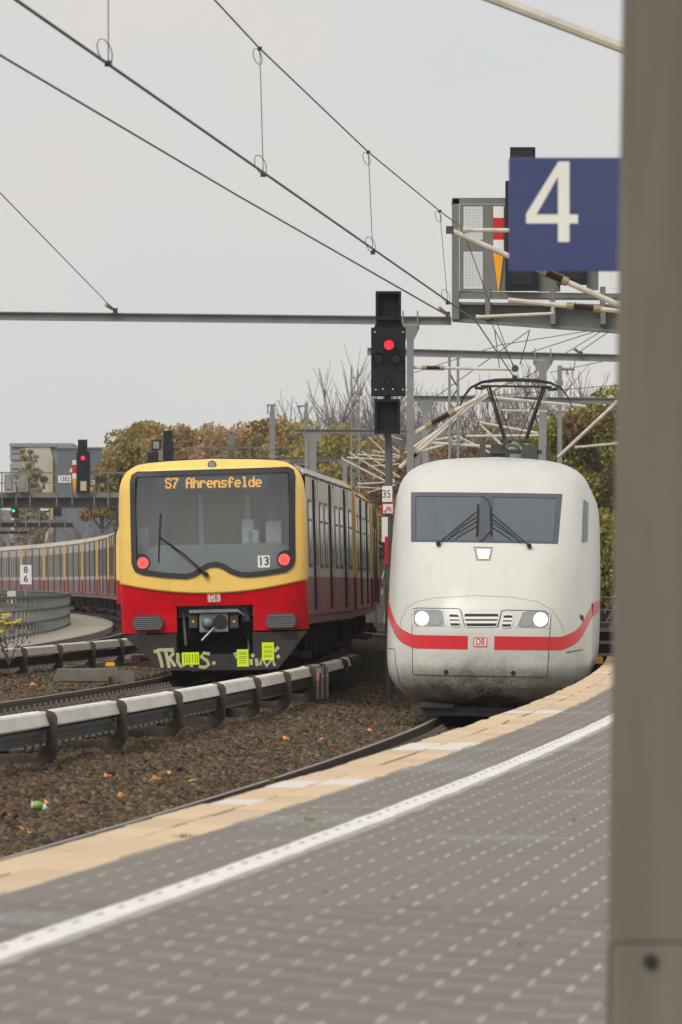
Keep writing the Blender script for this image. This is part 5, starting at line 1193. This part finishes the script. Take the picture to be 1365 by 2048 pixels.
# ------------------------------------------------------------------ walkway, railing and small things on the left
fo = lambda Y: B(Y) - 12.6 - .035 * max(0, 128 - Y)
wo_ = lambda Y: B(Y) - 11.05 - .035 * max(0, 128 - Y)
ys = frange(112, 420, 3.)
m = MB(); vs = []
for Y in ys: vs += [(fo(Y) - .3, Y, .1), (wo_(Y), Y, .1), (wo_(Y), Y, .50), (fo(Y) - .3, Y, .50)]
n = len(ys); m.add(vs, [(0, 1, 2, 3)] + [(4 * i + k, 4 * i + 4 + k, 4 * i + 4 + (k + 1) % 4, 4 * i + (k + 1) % 4) for i in range(n - 1) for k in range(4)]); struct(m.build('walkway', 'walkway'))
m = MB(); ys2 = frange(112, 420, 2.); bar(m, lambda Y: wo_(Y) - .08, .08, .50, .54, ys2); struct(m.build('walkway_kerb', 'concrete'))
root = thing('railing', 'curved grey metal railing with mesh panels beside the walkway', 'railing', (fo(150), 150, .5)); org = root.location.copy()
def sub(mb): mb.v = [tuple(Vector(v) - org) for v in mb.v]; return mb
for z, r in ((1.58, .035), (1.22, .022), (.88, .022), (.56, .022)):
    m = MB(); bar(m, fo, r, z - r, z + r, frange(128, 400, 2.)); sub(m).build('rail', 'fence_grey', root)
Y = 130.
pm = None
while Y < 395:
    if pm is None: m = MB(); m.bb(-.03, .03, -.03, .03, 0, 1.1); pm = m.build('post', 'fence_grey', root); o = pm
    else: o = dup(pm, root)
    o.location = Vector((fo(Y), Y, .5)) - org; Y += 2.2
m = MB()
for Y in np.arange(128, 392, .8): m.bb(fo(Y) - .004, fo(Y) + .004, Y - .012, Y + .012, .56, 1.55)
struct(sub(m).build('infill_bars', 'fence_grey', root), 'stuff')

o = thing('speed_sign', 'white upright sign with black figures 8 over 6 by the railing', 'sign', P(52, 1165, 185).xy.to_3d() + Vector((0, 0, .3)))
org2 = o.location; Y = 185; g = lambda x, y: ((x - CX) / FP * Y - org2.x, CZ - (y - HY) / FP * Y - org2.z)
m = MB(); m.tube([(0, .03, 0), (0, .03, g(0, 1130)[1])], .03, 8); m.build('post', 'steel_grey', o)
a, b = g(41, 1130), g(63.5, 1168.5); m = MB(); m.prism(rounded([(a[0], a[1]), (b[0], a[1]), (b[0], b[1]), (a[0], b[1])], .02), -.02, 0); p = m.build('plate', 'white_plate', o)
m = MB(); c = g(52, 1140); lettering(m, '8', .27, (c[0], -.024, c[1]), bold=.004); c = g(52, 1158); lettering(m, '6', .27, (c[0], -.024, c[1]), bold=.004); m.build('figures', 'ink', p)
o = thing('trackside_box', 'small cream box on a post beside the railing', 'box', P(24, 1186, 200).xy.to_3d() + Vector((0, 0, .4))); m = MB(); m.bb(-.14, .14, -.1, .1, .9, 1.3); m.build('case', 'tube_cream', o, bevel=.02); m = MB(); m.tube([(0, 0, 0), (0, 0, .92)], .03, 6); m.build('post', 'steel_grey', o)
Yt = 97.
o = thing('concrete_trough', 'low concrete cable trough cover on the ballast beside the red train front', 'trough', P(165, 1350, Yt)); m = MB(); m.prism([(-.45, -.1), (.42, -.1), (.42, .10), (-.38, .10)], -.2, .2); m.build('lid', 'sleeper', o, bevel=.012); m = MB(); m.bb(.42, .55, -.06, .06, -.15, .12); m.build('end_block', 'sleeper', o)
m = MB(); c = P(221, 1350, Yt) - o.location; m.bb(-.35, .8, .3, .6, -.12, .06); m.build('rear_lid', 'sleeper', o)
o = thing('yellow_marker', 'small yellow plastic cap on a concrete block beside the red train front', 'marker', P(221, 1332, 96.6)); m = MB(); m.prism(rounded([(-.075, 0), (.075, 0), (.065, .06), (-.065, .06)], .025), -.06, .06); m.build('cap', 'yellow_paint', o); m = MB(); m.bb(-.06, .06, -.05, .05, -.16, 0); m.build('stem', 'sleeper', o)
o = thing('yellow_block', 'yellow block lying by the rails past the end of the platform', 'block', P(1190, 1328, 128)); m = MB(); m.bb(-.16, .16, -.15, .15, 0, .145); m.build('body', 'yellow_paint', o, bevel=.02); m = MB(); m.tube([(.0, 0, .145), (.0, 0, .2)], .03, 8); m.build('knob', 'red_paint', o); m = MB(); m.bb(-.1, .1, -.1, .1, -.45, .0); m.build('foot', 'underframe', o)
# railing and stacked sleepers right of the white train
o = thing('end_railing', 'thin grey railing right of the white train before the green trees', 'railing', P(1190, 1165, 150).xy.to_3d() + Vector((0, 0, .9)))
for z in (.72, .42, .12): m = MB(); m.tube([(-.8, 0, z - .0), (1.2, 0, z)], .018, 6); m.build('rail', 'fence_grey', o)
for x in (-.6, .0, .45, 1.0): m = MB(); m.tube([(x, 0, -.9), (x, 0, .74)], .02, 6); m.build('post', 'fence_grey', o)
o = thing('sleeper_stack', 'dark stack of sleepers below the railing right of the white train', 'sleepers', P(1215, 1165, 145).xy.to_3d() + Vector((0, 0, -.2)))
for k in range(4):
    m = MB(); m.bb(-.9, 1.2, -.5 - .2 * (3 - k), .5, .28 * k, .28 * k + .20); m.build('sleeper', 'underframe', o); m = MB(); m.bb(-.92, 1.22, -.53 - .2 * (3 - k), .5, .28 * k + .201, .28 * k + .27); m.build('batten', 'sleeper', o)

# litter, leaves, weeds
o = thing('crushed_bottle', 'crushed green and clear plastic bottle lying on the ballast', 'bottle'); Yb = 49.6; p = P(80, 1616, Yb); o.location = (p.x, p.y, p.z); 
m = MB(); pts = [Vector((-.055, 0, .02)), Vector((-.05, 0, .02)), Vector((-.02, .0, .024)), Vector((.02, .01, .01)), Vector((.045, .01, -.004)), Vector((.06, .012, -.008))]; m.tube(pts[:4], [.02, .034, .036, .033], 10); m.build('label_body', 'bottle_green', o, smooth=True); m = MB(); m.tube([pts[0] - Vector((.012, 0, 0)), pts[1]], [.03, .033], 10); m.tube(pts[3:], [.034, .024, .012], 10); m.build('clear_end', 'bottle_clear', o, smooth=True)
lm = MB(); n = 15
vs = [(0, 0, .012)]
for k in range(n):
    t = k / n * 2 * math.pi; r = (.055 if k % 3 == 0 else (.03 if k % 3 == 1 else .034)) * (1.1 if k < 3 else 1); vs.append((r * math.cos(t), r * math.sin(t), .012 * math.sin(2 * t) + .01))
lm.add(vs, [(0, 1 + k, 1 + (k + 1) % n) for k in range(n)])
lf = None
for (x, y) in [(400, 1526), (332, 1552), (360, 1550), (632, 1437), (735, 1466), (767, 1473), (8, 1641), (32, 1644), (95, 1618), (385, 1569), (213, 1562), (487, 1506), (505, 1516), (572, 1485), (50, 1672), (135, 1510), (640, 1545 - 60), (310, 1568), (22, 1385), (65, 1375), (180, 1362), (150, 1377), (735, 1415), (455, 1560 - 40), (700, 1440), (240, 1600), (290, 1530), (700, 1330 + 90), (120, 1545), (555, 1452), (660, 1478)]:
    # meet the ballast surface along the line of sight
    Y = 45.
    for _ in range(900):
        p = P(x, y, Y)
        if p.z <= zball(p.x - B(Y), Y) + .02: break
        Y += .1
    if lf is None: lf = lm.build('fallen_leaf', 'leaf_orange'); o = lf
    else: o = dup(lf)
    o.location = p + Vector((0, 0, .03)); o.rotation_euler = (random.uniform(.2, .7), random.uniform(-.4, .4), random.uniform(0, 6.28)); s = random.uniform(1., 1.6); o.scale = (s, s, s)
    tag(o, 'orange fallen autumn leaf lying on the track ballast', 'leaf', 'fallen leaves on the ballast')
def tuft(name, label, p, h, n, spread, mt='moss'):
    o = thing(name, label, 'weed', p); m = MB()
    for k in range(n):
        a = random.uniform(0, 6.28); d = Vector((math.cos(a), math.sin(a), 0)); b = d * random.uniform(0, spread); t = b + d * random.uniform(.2, .9) * h * .6 + Vector((0, 0, h * random.uniform(.5, 1))); s_ = Vector((-d.y, d.x, 0)) * h * .07
        m.add([b - s_, b + s_, (b + t) / 2 + s_ * .8 + Vector((0, 0, h * .15)), t, (b + t) / 2 - s_ * .8 + Vector((0, 0, h * .15))], [(0, 1, 2, 3, 4)])
    m.build('blades', mt, o)
def onplat(x, y): return P(x, y, (CZ - ZP) * FP / (y - HY))
tuft('weed_tuft', 'mossy weed strip growing between edge slab and dark tiles nearest the column base', onplat(368, 1675), .022, 60, .07)
tuft('weed_tuft', 'small moss tuft by a pale clean edge slab', onplat(756, 1558), .02, 40, .10); tuft('weed_tuft', 'thin green weed in a paving joint near the white line', onplat(622, 1642), .03, 25, .05)
p = onplat(545, 1572); p.z = .0; p.x -= .06
tuft('weed_plant', 'upright weed growing at the rail between platform edge and track', P(545, 1566, 58), .07, 26, .025)
o = thing('dry_shrub', 'scrawny dry shrub with a few yellow leaves beside the power rail', 'shrub', P(18, 1330, 106))
m = MB()
tips = []
for k in range(9):
    a = random.uniform(-.9, .9); pts = [Vector((0, 0, 0))]; d = Vector((a * .5, random.uniform(-.3, .3), 1)).normalized()
    for i in range(5): pts.append(pts[-1] + d * random.uniform(.08, .17)); d = (d + Vector((random.uniform(-.4, .4), random.uniform(-.3, .3), random.uniform(-.3, .1)))).normalized()
    m.tube(pts, [.009, .007, .006, .005, .004, .003], 5); tips += pts[3:]
m.build('stems', 'bark', o); m = MB()
for t in tips:
    for _ in range(5):
        c = t + Vector([random.gauss(0, .04) for _ in range(3)]); r_ = Euler([random.uniform(0, 3) for _ in range(3)]).to_matrix(); m.add([c + r_ @ Vector(v) for v in ((-.035, 0, 0), (0, -.015, 0), (.035, 0, 0), (0, .015, 0))], [(0, 1, 2, 3)])
mat('leaf_yellow', (.38, .30, .04), .7, var=.3, scale=15); mat('leaf_brown', (.11, .075, .05), .8, var=.3, scale=15)
m.build('dry_leaves', 'leaf_brown', o); m = MB()
for (x, y) in ((5, 1260), (12, 1232), (28, 1247), (36, 1245), (20, 1250), (2, 1247), (10, 1258)):
    c = P(x, y, 106) - o.location
    for _ in range(4): cc = c + Vector([random.gauss(0, .03) for _ in range(3)]); m.add([cc + Vector(v) for v in ((-.07, 0, 0), (0, -.03, -.02), (.07, 0, .01), (0, .03, .03))], [(0, 1, 2, 3)])
m.build('yellow_leaves', 'leaf_yellow', o)

# ------------------------------------------------------------------ buildings
Yb_ = 520.; root = thing('office_building', 'pale office building with curved glass corner behind the far signal bridge', 'building', P(60, 0, Yb_).xy.to_3d() + Vector((0, 0, -7)))
ox, oy, oz = root.location; g = lambda x, y: ((x - CX) / FP * Yb_ - ox, CZ - (y - HY) / FP * Yb_ - oz)
m = MB(); a = g(22, 892); b = g(108, 892); m.bb(a[0], b[0], 0, 22, 0, a[1]); m.build('wall', 'build_cream', root)
m = MB(); m.bb(g(20, 0)[0], g(146, 0)[0], -.5, 22, g(0, 894)[1], g(0, 886.5)[1]); m.build('parapet', 'build_trim', root)
for y in (897, 909.5, 927.5, 940): m = MB(); m.bb(g(20.5, 0)[0], g(45, 0)[0], -.25, 0, g(0, y + 9.5)[1], g(0, y)[1]); m.build('window', 'build_glass', root)
m = MB(); cpt = [g(46, 900), g(84, 889)]; n = 10
q = [g(46, 897), g(92, 890)] + [g(92 + 14 * math.sin(t), 918 - 28 * math.cos(t)) for t in np.linspace(.1, 1.9, 12)] + [g(98, 985), g(46, 985)]; m.prism(q, -.4, 0); m.build('glass_corner', 'build_glass2', root) if 'build_glass2' in MATS else (mat('build_glass2', (.47, .46, .39), .35, var=.10, scale=.15), m.build('glass_corner', 'build_glass2', root))
m = MB(); m.bb(g(98, 0)[0], g(107, 0)[0], -.6, -.2, 0, g(0, 916)[1]); m.build('stair_tower', 'build_tan', root); m = MB(); m.bb(g(107, 0)[0], g(118, 0)[0], -.2, 22, 0, g(0, 890)[1]); m.build('side_wall', 'build_trim', root)
m = MB(); m.bb(g(87, 0)[0], g(90, 0)[0], 4, 4.5, g(0, 888)[1], g(0, 883)[1]); m.build('chimney', 'build_trim', root)
root = thing('warehouse', 'dark blue-grey ribbed metal hall beside the pale office building', 'building', P(180, 0, 515).xy.to_3d() + Vector((0, 0, -7)))
ox, oy, oz = root.location; Yb_ = 515.
m = MB(); m.bb(g(116, 0)[0], g(330, 0)[0], .3, 25, 0, g(0, 896)[1]); m.build('wall', 'build_blue', root); m = MB(); m.bb(g(115, 0)[0], g(331, 0)[0], .0, 25, g(0, 897)[1], g(0, 894)[1]); m.build('roof_edge', 'build_trim', root)
rb = None
for k in range(18):
    if rb is None: m = MB(); m.bb(g(116, 0)[0], g(330, 0)[0], .12, .3, 0, .09 * 1.9); rb = m.build('cladding_rib', 'build_blue', root); o = rb
    else: o = dup(rb, root)
    o.location = (0, 0, g(0, 898 + k * 5.2)[1] - .2)
# low town block filling the gap under the bridges
Yb_ = 560.; root = thing('low_building', 'low pale block seen under the signal bridges', 'building', P(120, 0, Yb_).xy.to_3d() + Vector((0, 0, -7))); ox, oy, oz = root.location
m = MB(); m.bb(g(-40, 0)[0], g(300, 0)[0], 0, 20, 0, g(0, 1020)[1]); m.build('wall', 'build_trim', root)
for k in range(12): m = MB(); m.bb(g(-30 + k * 26, 0)[0], g(-14 + k * 26, 0)[0], -.2, 0, g(0, 1058)[1], g(0, 1034)[1]); m.build('window', 'build_glass', root)

# ------------------------------------------------------------------ trees
def tree(name, label, base, H, rx, cols, nleaf, ls, lobes=18, trunk_h=.35, grp=None, squash=1., lf=1., mt='leaf', bark='bark', density=.33):
    root = thing(name, label, 'tree', base, grp); m = MB(); r0 = H * .022
    m.tube([(0, 0, 0), (H * .01, 0, H * .25), (0, .1, H * .55), (0, 0, H * .85)], [r0, r0 * .75, r0 * .45, r0 * .1], 7)
    cz0 = max(H * trunk_h, H - 2.3 * rx) if rx > 1 else H * trunk_h; cen = []; zc, zr = (cz0 + H) / 2, (H - cz0) / 2
    for k in range(lobes):
        a = random.uniform(0, 6.28); el = math.asin(random.uniform(-.75, 1)); q = random.uniform(.55, .92); lr = rx * random.uniform(.22, .38) * lf
        cen.append((rx * q * math.cos(el) * math.cos(a), rx * q * math.cos(el) * math.sin(a), zc + (zr - lr * .6) * (q + .06) * math.sin(el), lr))
    cen.append((0, 0, H - rx * .3, rx * .3))
    for c in cen[::2]: z0 = max(H * .2, c[2] - rx * .8); m.tube([(0, 0, z0), (c[0] * .5, c[1] * .5, (z0 + c[2]) / 2), (c[0], c[1], c[2])], [r0 * .4, r0 * .25, r0 * .06], 5)
    m.build('trunk', bark, root)
    per = nleaf // len(cen); V = []; C_ = []
    for c in cen:
        d = rng.normal(size=(per, 3)); d /= np.linalg.norm(d, axis=1)[:, None]; rad = c[3] * rng.uniform(.25, 1.12, (per, 1)) ** density
        p = np.array(c[:3]) + d * rad * np.array([1, 1, .8 * squash]); ctr = np.array(cols[rng.integers(0, len(cols))]) * rng.uniform(.75, 1.25)
        a = rng.normal(size=(per, 3)); a /= np.linalg.norm(a, axis=1)[:, None]; b = np.cross(a, rng.normal(size=(per, 3))); b /= np.linalg.norm(b, axis=1)[:, None]
        s_ = ls * rng.uniform(.5, 1.2, (per, 1)); a = a * s_; b = b * s_ * .6
        V.append(np.stack([p - a, p - b, p + a, p + b], 1)); C_.append(ctr * rng.uniform(.6, 1.4, (per, 1)))
    V = np.concatenate(V).reshape(-1, 3); f = np.arange(len(V)).reshape(-1, 4)
    o = fast_mesh('crown', V, f, np.concatenate(C_), mt); o.parent = root; return root
def bare_tree(name, label, base, H, n0=9, grp=None, mt='bark_pale', spread=.5, lv=4, r0=None):
    root = thing(name, label, 'tree', base, grp); m = MB(); r0 = r0 or H * .016
    def grow(p, d, ln, r, lev):
        pts = [p]; q = p
        for i in range(3): d = (d + Vector((random.gauss(0, .10), random.gauss(0, .10), .05))).normalized(); q = q + d * ln / 3; pts.append(q)
        m.tube(pts, [r, r * .85, r * .7, r * .55], 5 if lev < 2 else 3, cap=False)
        if lev >= lv: return
        for k in range(random.choice((4, 4, 5)) if lev else n0):
            t = random.uniform(.35, 1); b = pts[min(3, int(t * 3))].lerp(pts[min(3, int(t * 3) + 1)], .5); nd = (d + Vector((random.gauss(0, spread), random.gauss(0, spread), random.uniform(.2, .7)))).normalized()
            grow(b, nd, ln * random.uniform(.5, .75), max(r * .55, .027), lev + 1)
    grow(Vector((0, 0, 0)), Vector((0, 0, 1)), H * .50, r0, 0); m.build('branches', mt, root); return root
def gpt(x, Y): p = P(x, 0, Y); return Vector((p.x, Y, -7.))
def top(y, Y): return CZ - (y - HY) / FP * Y + 7
OL = [(.38, .30, .085), (.32, .27, .08), (.42, .30, .09), (.27, .24, .08)]
GO = [(.46, .29, .11), (.42, .27, .11), (.36, .25, .10), (.31, .25, .09)]
RU = [(.47, .31, .19), (.42, .28, .17), (.36, .25, .15), (.37, .28, .13)]
GR = [(.27, .28, .05), (.34, .32, .055), (.38, .32, .065), (.18, .21, .042)]
G1 = 'row of autumn trees behind the yellow train'
tree('autumn_tree', 'big olive-gold tree right beside the blue-grey hall', gpt(300, 420), top(834, 420), 3.62, OL, 18000, .17, 69, .35, G1)
tree('autumn_tree', 'olive tree low behind the top corner of the yellow front', gpt(262, 405), top(880, 405), 2.32, OL, 9000, .16, 45, .35, G1)
tree('autumn_tree', 'golden tree next to the big olive-gold tree', gpt(362, 410), top(842, 410), 3.48, GO, 15000, .17, 60, .35, G1)
tree('autumn_tree', 'rust-coloured airy tree between golden tree and plain mast', gpt(428, 430), top(838, 430), 3.62, RU, 13500, .17, 60, .35, G1, density=.5)
tree('autumn_tree', 'pinkish rust tree behind the plain mast', gpt(492, 400), top(836, 400), 3.48, RU, 12750, .17, 60, .35, G1, density=.5)
tree('autumn_tree', 'olive tree between plain mast and slim post', gpt(556, 395), top(824, 395), 3.33, GO, 12750, .17, 57, .35, G1, density=.5)
tree('autumn_tree', 'olive-green tree behind the slim post', gpt(614, 388), top(832, 388), 3.33, OL, 13500, .17, 57, .35, G1, density=.4)
tree('autumn_tree', 'yellow-olive tree behind the lattice mast', gpt(676, 384), top(846, 384), 3.62, OL, 15000, .17, 63, .35, G1)
tree('autumn_tree', 'dull green tree behind the fan of bracket tubes', gpt(745, 380), top(872, 380), 3.62, OL, 13500, .17, 57, .35, G1)
tree('autumn_tree', 'brown tree behind the cream tubes left of the pantograph', gpt(850, 330), top(868, 330), 3.48, RU, 10500, .15, 51, .35, G1, density=.6)
tree('autumn_tree', 'reddish brown tree behind the pantograph', gpt(975, 320), top(842, 320), 4.35, [(.29, .165, .105), (.25, .15, .10), (.22, .17, .085)], 13500, .15, 66, .35, G1, density=.6)
for i, (x, y) in enumerate(((640, 800), (668, 785), (700, 772), (735, 772), (765, 780), (800, 785), (860, 800))): bare_tree('bare_tree', 'leafless grey-purple tree standing behind the red signal', gpt(x, 440 + 7 * i), top(y, 440 + 7 * i) * .97, 12, 'bare trees behind the red signal')
for i, (x, y) in enumerate(((910, 800), (960, 780), (1010, 770), (1060, 762), (1100, 756), (1140, 750))): bare_tree('bare_tree', 'leafless grey tree standing behind the pantograph', gpt(x, 345 + 7 * i), top(y, 345 + 7 * i) * .95, 12, 'bare trees behind the pantograph')
G2 = 'green trees right of the white train'
tree('green_tree', 'tall yellow-green tree right of the slim post', gpt(1152, 262), top(800, 262), 2.75, GR, 18000, .12, 72, .15, G2)
tree('green_tree', 'broad dark-leaved tree next to the column, rust-tipped top', gpt(1218, 250), top(765, 250), 2.75, GR + [(.26, .17, .07)], 21000, .12, 78, .12, G2)
tree('green_tree', 'tree hidden mostly behind the column', gpt(1300, 255), top(770, 255), 2.90, GR, 10500, .13, 45, .15, G2)
tree('green_tree', 'low green bush-like tree beneath the tall ones beside the white train', gpt(1205, 235), top(1010, 235), 2.03, GR, 12000, .11, 51, .05, G2)
tree('green_tree', 'leafy green tree behind the roof curve of the white train', gpt(1098, 275), top(850, 275), 2.46, GR, 12000, .13, 51, .15, G2)
G3 = 'slim poplars in front of the pale office building'
for x, y in ((46, 897), (61, 899), (72, 908)): tree('poplar_tree', 'slim pale yellow poplar before the pale office building', gpt(x, 490), top(y, 490), .62, [(.50, .41, .20), (.45, .38, .19)], 9000, .17, 90, .3, G3, lf=1.5)
tree('autumn_tree', 'low tan tree under the plate 1352', gpt(88, 480), top(950, 480), 1.0, [(.29, .23, .09), (.25, .2, .08)], 2500, .16, 16, .15, G3)
tree('autumn_tree', 'orange-brown low tree behind the signal bridge rail', gpt(205, 470), top(960, 470), 1.6, GO, 3000, .17, 18, .15, G1)
for i, (x, y) in enumerate(((4, 1085), (30, 1068), (-25, 1080))): tree('pale_shrub', 'pale pinkish bushy tree beyond the tail of the far commuter train', gpt(x, 420 + 12 * i), top(y, 420 + 12 * i), 1.5, [(.42, .36, .33), (.36, .31, .27), (.30, .27, .22)], 3200, .13, 22, .1, 'pale bushes beyond the far train', density=.7)
for i, x in enumerate((80, 150, 215)): bare_tree('bare_tree', 'leafless twiggy tree under the signal bridges', gpt(x, 455 + 8 * i), top(1030, 455) * 1.0, 9, 'bare trees under the signal bridges')
m = MB(); m.bb(-1600, 1600, -260, 3100, -8.2, 19.)
hz = m.build('haze', 'black'); hz.data.materials.clear(); hm = bpy.data.materials.new('haze'); hm.use_nodes = True; ht = hm.node_tree; ht.nodes.clear()
pv = N(ht, 'ShaderNodeVolumePrincipled'); pv.inputs['Color'].default_value = (.96, .96, .95, 1); pv.inputs['Density'].default_value = .00015
ho = N(ht, 'ShaderNodeOutputMaterial'); ht.links.new(pv.outputs[0], ho.inputs['Volume']); hz.data.materials.append(hm); struct(hz, 'stuff')
